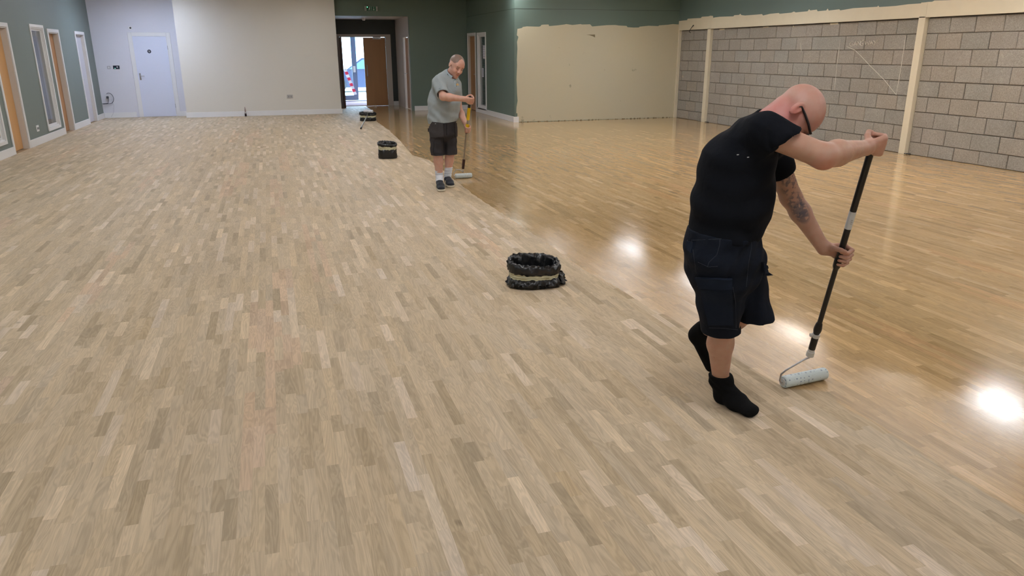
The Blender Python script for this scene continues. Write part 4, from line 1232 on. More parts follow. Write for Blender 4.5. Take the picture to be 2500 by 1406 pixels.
f.plane_cut(A1(1764, 563), upv+.08*rh, (P1[0]-.4, P1[1]-.4, .80), (P1[0]+.4, P1[1]+.5, 1.0))
shorts = field_obj(f, 'cargo_shorts', NAVY, man, None, 2)
shorts['label'] = 'navy cargo shorts'
ss = Sheet(bvh_of(shorts))
NAVY2 = cloth_mat('navy_pocket_cotton', (.011, .016, .028, 1), .9, .3, .3)
STITCH = M('grey_blue_stitching', rgb(38, 44, 56), .8)
ss.patch('pocket', ((1712, 706), (1786, 706), (1790, 792), (1730, 792)), NAVY2, shorts, 10, 10, .006, .004)
ss.patch('pocket_flap', ((1701, 676), (1787, 679), (1786, 705), (1710, 703)), NAVY2, shorts, 12, 6, .013, .005)
ss.patch('back_pocket_flap', ((1679, 588), (1696, 592), (1689, 618), (1680, 610)), NAVY2, shorts, 6, 6, .006, .004)
ss.patch('far_pocket_flap', ((1858, 640), (1874, 652), (1879, 668), (1862, 668)), NAVY2, shorts, 6, 6, .010, .004)
for pts in ([(1758, 572), (1757, 598), (1750, 622), (1731, 640), (1727, 652)], [(1731, 800), (1765, 801), (1801, 805)], [(1789, 700), (1796, 740), (1797, 800)], [(1718, 712), (1727, 760), (1731, 795)],
            [(1834, 577), (1835, 600), (1828, 640), (1822, 700)], [(1702, 699), (1786, 702)], [(1678, 587), (1760, 583), (1850, 580)]):
    ss.line('seam', pts, .0012, STITCH, shorts)
ss.patch('belt_buckle', ((1806, 571), (1815, 572), (1814, 583), (1806, 583)), STEEL, shorts, 3, 3, .004, .002)
for pts in ([(1688, 585), (1694, 625), (1700, 668)], [(1704, 640), (1730, 652), (1752, 650)]): ss.line('crease_seam', pts, .001, STITCH, shorts)
# torn toggles of the pocket corners
MB().prism([A1(1673, 596, -.02), A1(1686, 596, -.05), A1(1684, 625, -.05), A1(1677, 610, -.02)], tuple(FH*.012)).build('pocket_tab', NAVY2, shorts)
MB().prism([A1(1862, 655, .03), A1(1888, 672, .03), A1(1866, 674, .03)], tuple(FH*.012)).build('pocket_tab', NAVY2, shorts)

# socks
SOCK = cloth_mat('black_sock_knit', (.006, .006, .0065, 1), .95, .3, .3)
f = Field((P1[0]-.2, P1[1]-.2, -.003), (P1[0]+.25, P1[1]+.30, .25), .004)
f.seg(A1(1758, 900, .10), anR, .047, .046, k=.01); f.seg(anR, heR, .043, .040, k=.03)
f.seg(heR, (heR+toR)/2+[0, 0, .004], (.040, .038), (.046, .034), (1, 0, 0), .03); f.seg((heR+toR)/2+[0, 0, .004], toR, (.046, .034), (.046, .027), (1, 0, 0), .03)
f.seg(anR, (heR+toR)/2+[0, 0, .01], .036, .028, k=.04)
f.folds(lambda X, Y, Z: .0022*np.sin(150*Z+3*np.sin(30*X)+2*np.sin(40*Y))*np.clip((Z-.04)*12, 0, 1))
f.plane_cut(A1(1758, 917, .10), upv, (P1[0]-.2, P1[1]-.2, .1), (P1[0]+.3, P1[1]+.3, .3))
f.plane_cut(np.array([0, 0, .0008]), -upv, (P1[0]-.2, P1[1]-.2, -.01), (P1[0]+.3, P1[1]+.3, .05))
sk = field_obj(f, 'sock', SOCK, man, None, 1); sk['label'] = 'black ankle sock on the standing foot'
f = Field(heL-.22, heL+.25, .0045)
dL = (anL-knL)/np.linalg.norm(anL-knL)
f.seg(anL-dL*.03, anL, .043, .043, k=.01); f.seg(anL, heL, .043, .041, k=.03); f.seg(heL, toL, .042, .034, k=.03)
f.plane_cut(anL-dL*.035, -dL, heL-.3, heL+.3)
sk = field_obj(f, 'sock', SOCK, man, None, 1); sk['label'] = 'black sock on the lifted foot'

# ================================================================== paint rollers
POLEB = M('black_pole_tube', rgb(14, 14, 16), .35); POLEW = M('grey_pole_collar', rgb(200, 200, 198), .4); LABELW = M('pole_label', rgb(205, 208, 210), .4)
def sleeve_mat(name, tint):
    m, n, l, b = mk(name)
    t = n.new('ShaderNodeTexCoord'); v = n.new('ShaderNodeTexVoronoi'); v.inputs['Scale'].default_value = 42; v.inputs['Randomness'].default_value = .35
    mp = n.new('ShaderNodeMapping'); mp.inputs['Scale'].default_value = (1, 1, 1.6)
    l.new(t.outputs['Object'], mp.inputs[0]); l.new(mp.outputs[0], v.inputs['Vector'])
    r = n.new('ShaderNodeValToRGB'); r.color_ramp.elements[0].position = .20; r.color_ramp.elements[1].position = .27
    r.color_ramp.elements[0].color = rgb(150, 165, 182); r.color_ramp.elements[1].color = tint
    l.new(v.outputs['Distance'], r.inputs[0]); l.new(r.outputs[0], b.inputs['Base Color'])
    b.inputs['Roughness'].default_value = .9
    q = n.new('ShaderNodeTexNoise'); q.inputs['Scale'].default_value = 350
    l.new(t.outputs['Object'], q.inputs['Vector'])
    u = n.new('ShaderNodeBump'); u.inputs['Strength'].default_value = .6; u.inputs['Distance'].default_value = .003
    l.new(q.outputs['Fac'], u.inputs['Height']); l.new(u.outputs[0], b.inputs['Normal'])
    return m
SLEEVE = sleeve_mat('fleece_roller_sleeve', rgb(214, 226, 228))
def roller_sleeve(a, b, r, parent, mat=SLEEVE):
    a = np.array(a, float); b = np.array(b, float); d = (b-a)/np.linalg.norm(b-a); L = np.linalg.norm(b-a)
    pts = [a, a+d*.004, a+d*.012]+[a+d*(.012+(L-.024)*k/8) for k in range(1, 8)]+[b-d*.012, b-d*.004, b]
    rr_ = [r*.86, r*.96, r]+[r]*7+[r, r*.96, r*.86]
    s_ = MB().tube(pts, rr_, 28).build('roller_sleeve', mat, parent, smooth=True, auto=.7)
    MB().tube([a-d*.004, a+d*.002], r*.55, 16).tube([a-d*.006, a-d*.003], .006, 8).build('end_cap', POLEW, s_)
    MB().tube([b-d*.002, b+d*.003], r*.55, 16).build('end_cap', POLEW, s_)
    return s_
def mid(a, b, t): return a+(b-a)*t
t1 = empty('paint_roller', PB*[1, 1, 0], label='black long-handled paint roller with white speckled sleeve held by the bald man', cat='roller')
RL = on_floor(1910, 947); RRr = on_floor(2012, 925); rr1 = .031
RL = np.array([RL[0], RL[1], rr1+.001]); RRr = np.array([RRr[0], RRr[1], rr1+.001])
RLc = A1(1910, 926, 0); 
roller_sleeve(RL, RRr, rr1, t1)
rd = (RRr-RL)/np.linalg.norm(RRr-RL)
MB().tube([RL+rd*.03, RL-rd*.012, RL-rd*.022+[0, 0, .012], RL-rd*.018+[0, 0, .045], mid(RL-rd*.018+[0, 0, .045], PB, .15)+[0, 0, .006], mid(RL, PB, .75)+[0, 0, .012], PB-pax*.012, PB], .0045, 8).build('wire_frame', STEEL, t1, smooth=True)
def px_t(py):  # fraction along the pole at an image row
    p = on_pole(0, py); return np.linalg.norm(p-PB)/np.linalg.norm(PT-PB)
Lp = np.linalg.norm(PT-PB)
cp = lambda t: PB+(PT-PB)*t
MB().tube([cp(0), cp(px_t(858)), cp(px_t(857)), cp(px_t(850))], [.019, .018, .0155, .015], 16).build('end_collar', POLEW, t1, smooth=True, auto=.6)
MB().tube([cp(px_t(851)), cp(px_t(822))], [.0165, .0165], 16).build('grip', POLEB, t1, smooth=True, auto=.6)
k_ = MB().tube([cp(px_t(823)), cp(px_t(815))], [.018, .018], 16)
q_ = on_pole(0, 818); k_.tube([q_, q_-rh*.028], .009, 8); k_.build('locking_collar', POLEW, t1, smooth=True, auto=.6)
MB().tube([cp(px_t(815)), cp(px_t(806)), cp(px_t(800)), cp(px_t(790)), cp(px_t(788))], [.014, .019, .019, .015, .012], 16).build('joint', POLEB, t1, smooth=True, auto=.6)
MB().tube([cp(px_t(790)), cp(px_t(640))], [.0115, .0115], 16).build('lower_tube', POLEB, t1, smooth=True, auto=.6)
MB().tube([cp(px_t(655)), cp(px_t(650)), cp(px_t(632)), cp(px_t(628))], [.013, .0175, .0175, .014], 16).build('middle_clamp', POLEB, t1, smooth=True, auto=.6)
MB().tube([cp(px_t(632)), cp(px_t(385)), hR+pax*.004, hR+pax*.010], [.014, .0145, .0145, .009], 16).build('upper_tube', POLEB, t1, smooth=True, auto=.6)
MB().tube([cp(px_t(557)), cp(px_t(516))], .0152, 20).build('pole_label', LABELW, t1, smooth=True, auto=.6)
lb1 = MB()
for py in (545, 541, 537): 
    p = on_pole(0, py); lb1.tube([p+tow*.0155-rh*.003, p+tow*.0155+rh*.004], .0007, 4)
lb1.build('label_print', POLEB, t1)

# ================================================================== the man in the grey polo shirt
P2 = on_floor(1085, 453); D2 = P2@FH
def A2(px, py, dd=0): return on_depth(px, py, D2+dd)
man2 = empty('person', P2*[1, 1, 0], label='man in grey polo shirt and dark work shorts with a yellow roller pole', cat='person')
F2 = rh*.50-upv*.42+tow*.76; U2 = rh*.36+upv*.92+tow*.1
hc2 = A2(1113.5, 162, -.05)
PT2 = A2(1148, 236, -.30); PB2 = A2(1130.5, 411, .15)
pax2 = (PT2-PB2)/np.linalg.norm(PT2-PB2)
def on_line(T_, B_, py):
    best = None
    for t in np.linspace(0, 1, 500):
        p = B_+(T_-B_)*t; r_ = p-np.array([0, 0, EYE]); y_ = 703-FPX*(r_@CU)/(r_@CF)
        if best is None or abs(y_-py) < best[0]: best = (abs(y_-py), p)
    return best[1]
h2R = on_line(PT2, PB2, 243); h2L = on_line(PT2, PB2, 314)
sR, eR = A2(1071, 199, -.10), A2(1082, 236, -.26)
sL, eL = A2(1113, 206, .10), A2(1120, 266, .10)
f = Field((P2[0]-.42, P2[1]-.62, -.005), (P2[0]+.52, P2[1]+.45, 1.66), .0058)
f.seg(A2(1081, 300), A2(1084, 250), (.11, .15), (.12, .16), FH, .03)
f.seg(A2(1084, 250), A2(1092, 205), (.12, .16), (.10, .13), FH, .03)
f.seg(A2(1094, 190), A2(1106, 172, -.03), .058, .056, k=.03)
build_head(f, hc2, F2, U2, 1.04)
f.seg(sR, eR, .048, .045, k=.03)
w2R = build_hand(f, h2R, pax2, tow+upv*.4, eR-h2R, .015, 1.02)
f.seg(eR, mid(eR, w2R, .3), .045, .046, k=.02); f.seg(mid(eR, w2R, .3), w2R, .046, .030, k=.02)
f.seg(sL, eL, .052, .043, k=.03)
w2L = build_hand(f, h2L, pax2, rh, eL-h2L, .014, 1.0)
f.seg(eL, mid(eL, w2L, .3), .043, .043, k=.02); f.seg(mid(eL, w2L, .3), w2L, .043, .028, k=.02)
kR, aR2 = A2(1069, 372, -.02), A2(1073, 434, -.0)
kL, aL2 = A2(1099, 370, .05), A2(1093, 428, .06)
f.seg(A2(1068, 310), kR, .088, .063, k=.03); f.seg(kR, mid(kR, aR2, .35), .058, .059, k=.02); f.seg(mid(kR, aR2, .35), aR2, .059, .038, k=.02)
f.seg(A2(1098, 310, .03), kL, .085, .060, k=.03); f.seg(kL, mid(kL, aL2, .35), .055, .056, k=.02); f.seg(mid(kL, aL2, .35), aL2, .056, .037, k=.02)
hR2, tR2 = on_floor(1073, 452, .045), on_floor(1079, 463, .035)
hL2, tL2 = on_floor(1092, 443, .045), on_floor(1104, 453, .035)
for a_, h_, t_ in ((aR2, hR2, tR2), (aL2, hL2, tL2)):
    v_ = (t_-h_)*[1, 1, 0]; v_ /= np.linalg.norm(v_)
    f.seg(a_, h_+[0, 0, .01], .034, .026, k=.02); f.seg(h_+[0, 0, .01], h_+v_*.09+[0, 0, .005], .024, .018, k=.01)
F2n, U2n, L2n = head_frame(F2, U2)
def col2(V):
    c = np.tile(np.array(rgb(200, 160, 142)[:3]), (len(V), 1))
    rel_ = (V-hc2)/1.04; a = rel_@F2n; b_ = rel_@U2n; s_ = rel_@L2n
    hm = (np.linalg.norm(rel_, axis=1) < .16)
    fcm = hm[:, None]*np.clip((a[:, None]-.03)/.05, 0, 1)
    c = c*(1-fcm*.4)+fcm*.4*np.array(rgb(198, 146, 128)[:3])
    hz = hnoise(V, 260)*.004
    hl = hm & (b_+hz > .035+.35*np.maximum(a-.01, 0)) & (a+hz < .066-.35*np.maximum(.050-np.abs(s_), 0)-.9*np.maximum(np.abs(s_)-.052, 0)) & ~((np.abs(s_) > .072) & (b_ < .045))
    nz = (.9+.14*hnoise(V, 500)[:, None])
    c[hl] = (np.array(rgb(128, 108, 96)[:3])*nz[hl])
    side = hm & (a < .012) & (b_ > -.01) & (b_ <= .05) & (np.abs(s_) < .074)
    c[side] = np.array(rgb(140, 116, 102)[:3])*nz[side]
    jaw = hm & (b_ < -.045) & (a > -.0); c[jaw] = c[jaw]*np.array([.84, .80, .78])
    lip = hm & (np.abs(b_+.064) < .006) & (np.abs(s_) < .020) & (a > .080); c[lip] = np.array(rgb(160, 104, 94)[:3])
    br = hm & (np.abs(b_-.027) < .0045) & (np.abs(np.abs(s_)-.032) < .018) & (a > .06); c[br] = np.array(rgb(140, 106, 90)[:3])
    ey = hm & (np.abs(b_-.006) < .010) & (np.abs(np.abs(s_)-.031) < .015) & (a > .06); c[ey] = c[ey]*.62
    return np.clip(c*(1+.04*hnoise(V, 60, 3)[:, None]), 0, 1)
body2 = field_obj(f, 'body', SKIN, man2, col2, 1)
q2 = lambda a, b, c=0: hc2+1.04*(F2n*a+U2n*b+L2n*c)
for g_ in (-1, 1):
    e_ = MB().ball(q2(.0775, .004, .031*g_), .0112, seg=12).build('eye', EYEW, man2, smooth=True)
    MB().ball(q2(.0850, -.001, .031*g_), .0050, seg=10).build('iris', IRIS, e_, smooth=True)

POLO = cloth_mat('heather_grey_pique', rgb(150, 158, 160), .85, .07, .3)
f = Field((P2[0]-.36, P2[1]-.40, .72), (P2[0]+.34, P2[1]+.36, 1.52), .0055)
f.seg(A2(1080, 305), A2(1083, 255), (.15, .182), (.155, .192), FH, .03)
f.seg(A2(1083, 255), A2(1090, 212), (.155, .192), (.135, .172), FH, .03)
f.seg(A2(1090, 212), A2(1096, 190), (.135, .172), (.095, .115), FH, .03)
f.seg(A2(1096, 192), A2(1103, 180, -.02), .085, .068, k=.02)
x2R = (eR-sR)/np.linalg.norm(eR-sR); x2L = (eL-sL)/np.linalg.norm(eL-sL)
k2R = sR+x2R*.20; k2L = sL+x2L*.17
f.seg(A2(1080, 197, -.06), sR+x2R*.03, .078, .080, k=.05)
f.seg(A2(1110, 203, .06), sL, .07, .068, k=.04)
f.push(); f.seg(sR, sR+x2R*.3, .076, .078, k=.03); f.plane_cut(k2R, x2R, f.lo, f.lo+9); f.pop(.02)
f.push(); f.seg(sL, sL+x2L*.3, .066, .064, k=.03); f.plane_cut(k2L, x2L, f.lo, f.lo+9); f.pop(.02)
def fold3(X, Y, Z):
    u_ = X*rh[0]+Y*rh[1]
    w_ = .005*np.sin(34*(Z-.9*u_)+2*np.sin(9*u_+6*Z))*np.clip((1.30-Z)*4, 0, 1)
    w_ += .004*np.sin(52*(u_+.25*Z)+2*np.sin(10*Z))
    w_ += .005*np.sin(55*(Z+.6*u_)+1.5*np.sin(14*u_))*np.clip(1-(Z-.88)*6, 0, 1)
    return w_
f.folds(fold3)
f.plane_cut(A2(1080, 299), -upv+.10*rh, (P2[0]-.4, P2[1]-.4, .6), (P2[0]+.4, P2[1]+.4, .95))
f.seg(k2R-x2R*.03, k2R+x2R*.1, .064, .066, k=0, op='cut'); f.seg(k2L-x2L*.03, k2L+x2L*.1, .055, .056, k=0, op='cut')
f.seg(A2(1103, 182, -.04), A2(1112, 165, -.08), .064, .085, k=0, op='cut')
f.seg(A2(1112, 186, -.13), A2(1115, 200, -.20), .022, .010, k=0, op='cut')
polo = field_obj(f, 'polo_shirt', POLO, man2, None, 2); polo['label'] = 'grey short-sleeved polo shirt'
ss = Sheet(bvh_of(polo))
COLL = M('dark_collar_lining', rgb(44, 52, 62), .9)
POLO2 = cloth_mat('grey_collar_cloth', rgb(152, 166, 172), .85, .05, .1)
# collar: an open band round the neck with a fold
cc = A2(1102, 182, -.03); na = (A2(1112, 165, -.08)-A2(1100, 186, -.02)); na /= np.linalg.norm(na)
e1 = np.cross(na, upv); e1 /= np.linalg.norm(e1); e2 = np.cross(na, e1)
front = F2n-na*(F2n@na); front /= np.linalg.norm(front); side_ = np.cross(na, front)
V = []; F_ = []
ns = 40
for i in range(ns+1):
    a = math.radians(22)+math.radians(316)*i/ns
    dr = front*math.cos(a)+side_*math.sin(a)
    drop = .018+.03*max(0, math.cos(a))**2
    for (rr_, zz_) in ((.063, -.008), (.066, .030), (.071, .033), (.082, .012-drop*.4), (.090, -drop-.004), (.086, -drop-.004), (.075, .006)):
        V.append(cc+dr*rr_+na*zz_)
m7 = 7
for i in range(ns):
    for j in range(m7):
        j2 = (j+1) % m7
        F_.append((i*m7+j, i*m7+j2, (i+1)*m7+j2, (i+1)*m7+j))
np_mesh('collar', V, F_, POLO2, polo)
ss.patch('collar_lining', ((1094, 178), (1100, 182), (1098, 187), (1092, 182)), COLL, polo, 3, 3, .006, .003)
ss.patch('placket', ((1108, 194), (1112, 194), (1113, 212), (1109, 212)), POLO2, polo, 3, 6, .003, .003)
ss.line('placket_edge', [(1112, 192), (1114, 212)], .002, COLL, polo)
MB().ball(tuple(np.array(ss.hit(1110, 200)[0])+tow*.004), .006, seg=8).build('button', PLASW, polo)
LOGO = M('yellow_embroidery', rgb(214, 170, 90), .8)
ss.line('embroidered_logo', [(1113.5, 207.5), (1117, 203.5), (1120.3, 208), (1113.5, 207.5)], .0032, LOGO, polo, 4)
ss.line('embroidered_logo', [(1115, 206), (1119, 206.3)], .0028, LOGO, polo, 3)
ss.line('embroidered_logo', [(1116, 199.5), (1119, 201.5)], .0028, M('grey_embroidery', rgb(90, 104, 100), .8), polo, 3)
ss.line('sleeve_hem', [(1066.5, 223), (1072, 220.5), (1080, 218.5), (1090, 218.5)], .0025, POLO2, polo)

GREYSH = cloth_mat('charcoal_work_cotton', rgb(58, 56, 58), .9, .25, .35)
f = Field((P2[0]-.36, P2[1]-.36, .38), (P2[0]+.34, P2[1]+.36, .98), .0055)
f.seg(A2(1081, 296), A2(1082, 318, .01), (.135, .160), (.145, .170), FH, .03)
f.seg(A2(1068, 315), A2(1069, 392, -.02), (.105, .098), (.085, .082), FH, .015)
f.seg(A2(1098, 315, .04), A2(1100, 392, .05), (.10, .092), (.082, .078), FH, .015)
f.folds(lambda X, Y, Z: .004*np.sin(40*(Z+.3*(X*rh[0]+Y*rh[1]))+2*np.sin(14*X)+2*np.sin(11*Z))+.003*np.sin(80*(X*rh[0]+Y*rh[1]-.2*Z)+2*np.sin(13*Z)))
f.plane_cut(A2(1070, 381, 0), -upv+.03*rh, (P2[0]-.4, P2[1]-.4, .3), (P2[0]+.4, P2[1]+.4, .62))
f.plane_cut(A2(1081, 290), upv, (P2[0]-.4, P2[1]-.4, .85), (P2[0]+.4, P2[1]+.4, 1.0))
f.seg(A2(1069, 372, -.02), A2(1069, 398, -.02), .074, .075, k=0, op='cut'); f.seg(A2(1100, 372, .05), A2(1100, 398, .05), .070, .071, k=0, op='cut')
sh2 = field_obj(f, 'work_shorts', GREYSH, man2, None, 2); sh2['label'] = 'charcoal work shorts with holster pockets'
ss = Sheet(bvh_of(sh2))
GREY2 = cloth_mat('charcoal_pocket_cotton', rgb(68, 66, 68), .9, .2, .3); GREY3 = M('black_trim_cloth', rgb(26, 26, 29), .9)
ss.patch('holster_pocket', ((1049, 296), (1082, 300), (1083, 332), (1052, 335)), GREY2, sh2, 10, 8, .016, .006)
ss.patch('holster_pocket', ((1110, 300), (1114, 300), (1114.5, 332), (1110, 334)), GREY2, sh2, 4, 8, .012, .006)
for pts in ([(1051, 327), (1084, 324)], [(1060, 345), (1057, 378)], [(1083, 330), (1084, 378)], [(1062, 340), (1082, 338)], [(1055, 375), (1083, 376)], [(1090, 302), (1091, 330)]):
    ss.line('seam', pts, .0035, GREY3, sh2)
MB().prism([A2(1044.5, 313, 0), A2(1048, 313, 0), A2(1048, 322, 0), A2(1044.5, 321, 0)], tuple(FH*.02)).build('hammer_loop', GREY3, sh2)
# socks and trainers
WSOCK = cloth_mat('white_sport_sock', rgb(206, 210, 216), .9, .05, .2)
SHOEB = M('dark_trainer_mesh', rgb(30, 33, 42), .7, nscale=200, namt=.3); SOLEW = M('pale_trainer_sole', rgb(205, 196, 176), .7); STRIPE = M('cream_stripe', rgb(196, 186, 158), .6); LACE = M('dark_lace', rgb(52, 56, 68), .8)
for (an, kn, he, to, top_y, nm) in ((aR2, kR, hR2, tR2, 416, 'R'), (aL2, kL, hL2, tL2, 408, 'L')):
    d_ = (an-kn)/np.linalg.norm(an-kn)
    f = Field(np.minimum(an, he)-.12, np.maximum(an, he)+[.12, .12, .2], .005)
    tp_s = A2(1071 if nm == 'R' else 1096, top_y, 0 if nm == 'R' else .055)
    f.seg(tp_s-d_*.03, an, .051, .046, k=.01); f.seg(an, he+[0, 0, .03], .046, .042, k=.01)
    f.folds(lambda X, Y, Z: .0022*np.sin(190*Z))
    f.plane_cut(tp_s, upv, an-.3, an+.3)
    sc = field_obj(f, 'sock', WSOCK, man2, None, 1); sc['label'] = 'white ribbed sports sock'
    fwd = (to-he)*[1, 1, 0]; fwd /= np.linalg.norm(fwd); la = np.cross(fwd, upv)
    H0 = he*[1, 1, 0]-fwd*.035; T0 = H0+fwd*.285
    f = Field(np.minimum(H0, T0)-[.09, .09, .0], np.maximum(H0, T0)+[.09, .09, .16], .0045)
    g0 = H0+fwd*.045
    f.seg(g0+[0, 0, .055], g0+fwd*.10+[0, 0, .055], (.042, .045), (.046, .040), la, .03)
    f.seg(g0+fwd*.10+[0, 0, .05], g0+fwd*.185+[0, 0, .040], (.048, .036), (.044, .024), la, .03)
    f.seg(g0+fwd*.015+[0, 0, .09], g0+fwd*.05+[0, 0, .088], (.043, .034), (.040, .03), la, .02)
    f.plane_cut(g0+[0, 0, .022], -upv, H0-.3, H0+.4)
    f.seg(g0+fwd*.01+[0, 0, .09], g0+[0, 0, .16], .034, .036, k=0, op='cut')
    shoe = field_obj(f, 'trainer', SHOEB, man2, None, 1)
    shoe['label'] = 'dark trainer with three pale stripes'
    f = Field(np.minimum(H0, T0)-[.09, .09, .01], np.maximum(H0, T0)+[.09, .09, .06], .0045)
    f.seg(g0+[0, 0, .018], g0+fwd*.19+[0, 0, .018], (.048, .024), (.050, .020), la, .02)
    f.plane_cut(np.array([0, 0, .0012]), -upv, H0-.3, H0+.4)
    f.plane_cut(np.array([0, 0, .030]), upv, H0-.3, H0+.4)
    field_obj(f, 'sole', SOLEW, shoe, None, 1)
    bb = bvh_of(shoe)
    for sd_ in (-1, 1):
        for k in range(3):
            pts = []
            for t_ in np.linspace(0, 1, 6):
                o_ = g0+fwd*(.055+.028*k+.022*t_)+la*sd_*.12+np.array([0, 0, .03+.042*(1-t_)])
                h_ = bb.ray_cast(Vector(tuple(o_)), Vector(tuple(-la*sd_)))
                if h_[0] is not None: pts.append(np.array(h_[0]))
            if len(pts) > 1: MB().tube(pts, .0042, 6).build('stripe', STRIPE, shoe)
    for k in range(4):
        pts = []
        for t_ in np.linspace(-1, 1, 7):
            h_ = bb.ray_cast(Vector(tuple(g0+fwd*(.085+.022*k)+la*t_*.02+np.array([0, 0, .2]))), Vector((0, 0, -1)))
            if h_[0] is not None: pts.append(np.array(h_[0]))
        if len(pts) > 1: MB().tube(pts, .003, 6).build('lace', LACE, shoe)

# his pole and roller
YEL = M('yellow_pole_grip', rgb(226, 190, 20), .4); BRNG = M('dark_red_brown_grip', rgb(58, 34, 32), .5); SILV = M('silver_pole', rgb(165, 158, 145), .35, .6)
t2 = empty('paint_roller', PB2*[1, 1, 0], label='yellow and silver extension-pole paint roller held by the man in grey', cat='roller')
o2 = lambda y: on_line(PT2, PB2, y)
MB().tube([PT2, o2(241), o2(262)], [.012, .018, .018], 14).build('end_grip', POLEB, t2, smooth=True, auto=.6)
MB().tube([o2(262), o2(292)], .019, 14).build('upper_sleeve', YEL, t2, smooth=True, auto=.6)
MB().tube([o2(292), o2(303)], .014, 12).build('silver_tube', SILV, t2, smooth=True, auto=.6)
MB().tube([o2(302), o2(304), o2(313)], [.015, .021, .021], 14).build('clamp', YEL, t2, smooth=True, auto=.6)
MB().tube([o2(313), o2(325)], .018, 14).build('lower_grip', POLEB, t2, smooth=True, auto=.6)
MB().tube([o2(325), o2(390)], .0125, 12).build('lower_tube', SILV, t2, smooth=True, auto=.6)
MB().tube([o2(388), o2(390), PB2], [.016, .019, .017], 14).build('roller_handle', BRNG, t2, smooth=True, auto=.6)
r2a = on_floor(1111, 436); r2b = on_floor(1152, 434); rr2 = .032
r2a[2] = r2b[2] = rr2+.001; rd2 = (r2b-r2a)/np.linalg.norm(r2b-r2a)
roller_sleeve(r2a, r2b, rr2, t2, SLEEVE)
MB().tube([r2a+rd2*.02, r2a-rd2*.02, r2a-rd2*.025+[0, 0, .04], r2a+rd2*.02+[0, 0, .085], PB2*.7+r2a*.3+[0, 0, .01], PB2-[0, 0, .05], PB2], .005, 8).build('wire_frame', STEEL, t2, smooth=True)

# ================================================================== bag-lined buckets
BAGM = M('black_bin_bag', rgb(12, 13, 16), .28, bump=.35, bscale=26, spec=.6); TAPE = M('cream_masking_tape', rgb(196, 192, 160), .55, bump=.2, bscale=40)
def bucket(c, ax_, bx_, H, label, seed, ang=0.0, tall=1.0, b0=.32, b1=.58, flare=1.05):
    r_ = random.Random(seed); n_ = 192
    e = empty('lined_bucket', (c[0], c[1], 0), label=label, cat='bucket', group='bag-lined buckets')
    X = np.array([rh[0], rh[1], 0])*math.cos(ang)+FH*math.sin(ang); Yv = np.array([-X[1], X[0], 0])
    ph = [r_.uniform(0, 6.28) for _ in range(24)]
    def wr(a, v, k, amp):
        return amp*(math.sin(7*a+ph[k]+2.5*v)+.8*math.sin(13*a+ph[k+1]-3*v)+.45*math.sin(23*a+ph[k+2]+4*v+1.5*math.sin(3*a))+.28*math.sin(37*a+ph[k+3]+2*math.sin(5*a)-2*v))
    def loft(name, prof, mat, parent, closed_in=False, tilt=0.0):
        V = []; F_ = []
        for j, (rs, z, amp, zamp) in enumerate(prof):
            v = j*.9
            for i in range(n_):
                a = 2*math.pi*i/n_
                ca, sa = math.cos(a), math.sin(a)
                sq = (abs(ca)**2.6+abs(sa)**2.6)**(-1/2.6)
                rr_ = rs*sq*(1+wr(a, v, 2, amp))
                zz = z+wr(a, v*1.3, 8, zamp)+tilt*math.cos(a-2.2)*z/H
                p = np.array([c[0], c[1], 0])+X*ax_*rr_*ca+Yv*bx_*rr_*sa
                V.append((p[0], p[1], max(zz, .001)))
        for j in range(len(prof)-1):
            for i in range(n_):
                i2 = (i+1) % n_
                F_.append((j*n_+i, j*n_+i2, (j+1)*n_+i2, (j+1)*n_+i))
        return np_mesh(name, V, F_, mat, parent)
    lo = loft('bag_skirt', [(.60, .002, 0, 0), (.90, .001, .02, 0), (flare*.97, .008, .035, 0), (flare, .03, .03, .004), (flare*.99, b0*.45*H, .03, .004), (flare*.96, b0*.75*H, .022, .005), (.96, (b0+.02)*H, .018, .006), (.91, (b0+.06)*H, .006, .002), (.84, (b0+.07)*H, .0, 0)], BAGM, e)
    bh = b1-b0
    loft('tape_band', [(.85, (b0-.02)*H, 0, 0), (.93, (b0-.02)*H, .003, .001), (.945, (b0+bh*.3)*H, .004, .002), (.925, (b0+bh*.34)*H, .003, .002), (.955, (b0+bh*.40)*H, .004, .002), (.955, (b0+bh*.7)*H, .003, .002), (.935, (b0+bh*.74)*H, .003, .002), (.965, (b0+bh*.8)*H, .003, .002), (.965, (b1+.05)*H, .002, 0), (.9, (b1+.06)*H, .002, 0)], TAPE, e)
    loft('bag_rim', [(.90, (b1+.02)*H, .0, 0), (.97, b1*H, .012, .003), (1.015, (b1+.06)*H, .02, .004), (1.03, (b1*.6+.4)*H, .022, .004), (1.015, (b1*.25+.75)*H, .02, .005), (.97, .98*H, .02, .005), (.92, 1.0*H, .02, .004), (.87, .96*H, .025, .005), (.84, .86*H, .03, .004), (.80, .66*H, .03, .003), (.76, .35*H, .03, 0), (.70, .06*H, .02, 0), (.30, .05*H, .02, 0), (.02, .05*H, 0, 0)], BAGM, e, tilt=.018)
    return e, X
b1c = on_floor(1303, 694)
b1e, bX = bucket(b1c, .186, .135, .185, 'largest lined bucket, black bag and cream tape, beside the lacquer edge in the foreground', 3, .12)
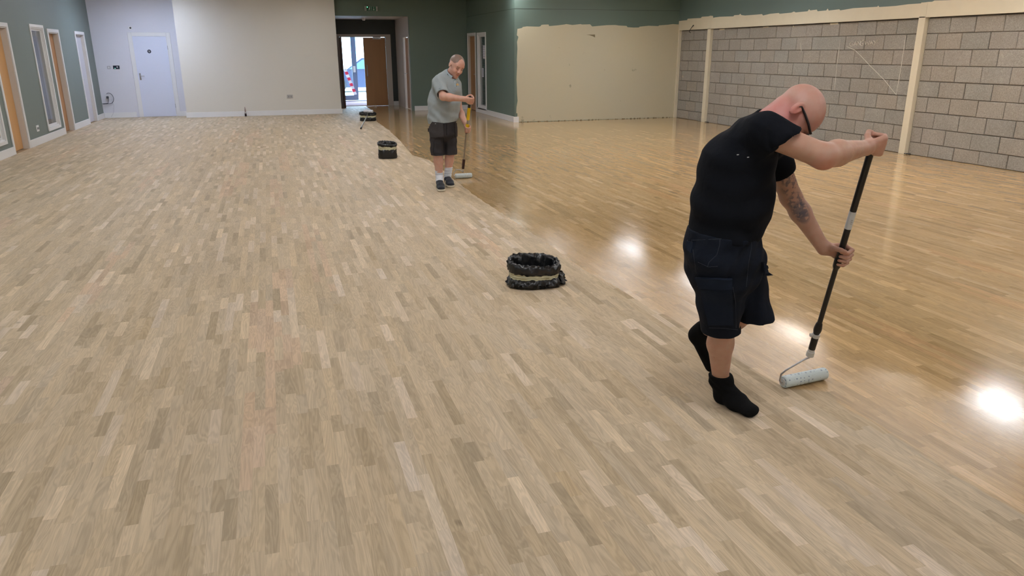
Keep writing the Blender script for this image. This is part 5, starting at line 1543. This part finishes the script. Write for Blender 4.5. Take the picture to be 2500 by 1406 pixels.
# loose gathered ear of bag at its right side
q = MB(); p = b1c+bX*.175
f = Field(p-[.08, .08, .0]+[0, 0, -.005], p+[.09, .09, .14], .004)
f.ell(p+[0, 0, .055]+bX*.01, (.035, .05, .045), k=.01); f.ell(p+[0, 0, .02], (.05, .06, .018), k=.02)
f.folds(lambda X, Y, Z: .005*np.sin(120*(X+Z*.6)+3*np.sin(50*Y))+.003*np.sin(210*(Y-Z)))
f.plane_cut(np.array([0, 0, .001]), -upv, p-.2, p+.2)
field_obj(f, 'bag_gather', BAGM, b1e, None, 1)
b2c = on_floor(947, 386)
bucket(b2c, .148, .115, .245, 'tallest narrow lined bucket standing behind, left of the man in grey', 9, .1, 1.3, .54, .80, .98)
b3c = on_floor(899, 295)
b3e, _ = bucket(b3c, .20, .13, .20, 'farthest lined bucket near the lobby with a roller lying across it', 15, .0, 1.0, .40, .70, .97)

# third roller resting across the far bucket
t3 = empty('paint_roller', (b3c[0], b3c[1], 0), label='white-sleeved paint roller resting on the far bucket, its handle reaching the floor', cat='roller')
D3 = b3c@FH
A3 = lambda px, py, dd=0: on_depth(px, py, D3+dd)
s3a, s3b = A3(888, 273, -.02), A3(911, 281, -.06)
s3a[2] = max(s3a[2], .2+.034); s3b[2] = max(s3b[2], .2+.028)
FLW = sleeve_mat('white_roller_sleeve', rgb(222, 222, 226))
roller_sleeve(s3a, s3b, .036, t3, FLW)
g3 = on_floor(881, 313.5, .02)
m3a = A3(897, 281, -.18)
d3 = (m3a-g3)/np.linalg.norm(m3a-g3)
MB().tube([s3a*.5+s3b*.5+[0, 0, .03], m3a], .006, 8).build('wire_frame', STEEL, t3)
MB().tube([m3a, m3a-d3*.16], .016, 12).build('joint', POLEB, t3, smooth=True, auto=.6)
MB().tube([m3a-d3*.16, g3+d3*.16], .013, 12).build('tube', SILV, t3, smooth=True, auto=.6)
MB().tube([g3+d3*.17, g3+d3*.12], .017, 12).build('pale_collar', POLEW, t3, smooth=True, auto=.6)
MB().tube([g3+d3*.13, g3], [.019, .017], 12).build('grip', POLEB, t3, smooth=True, auto=.6)
bpy.context.view_layer.update()
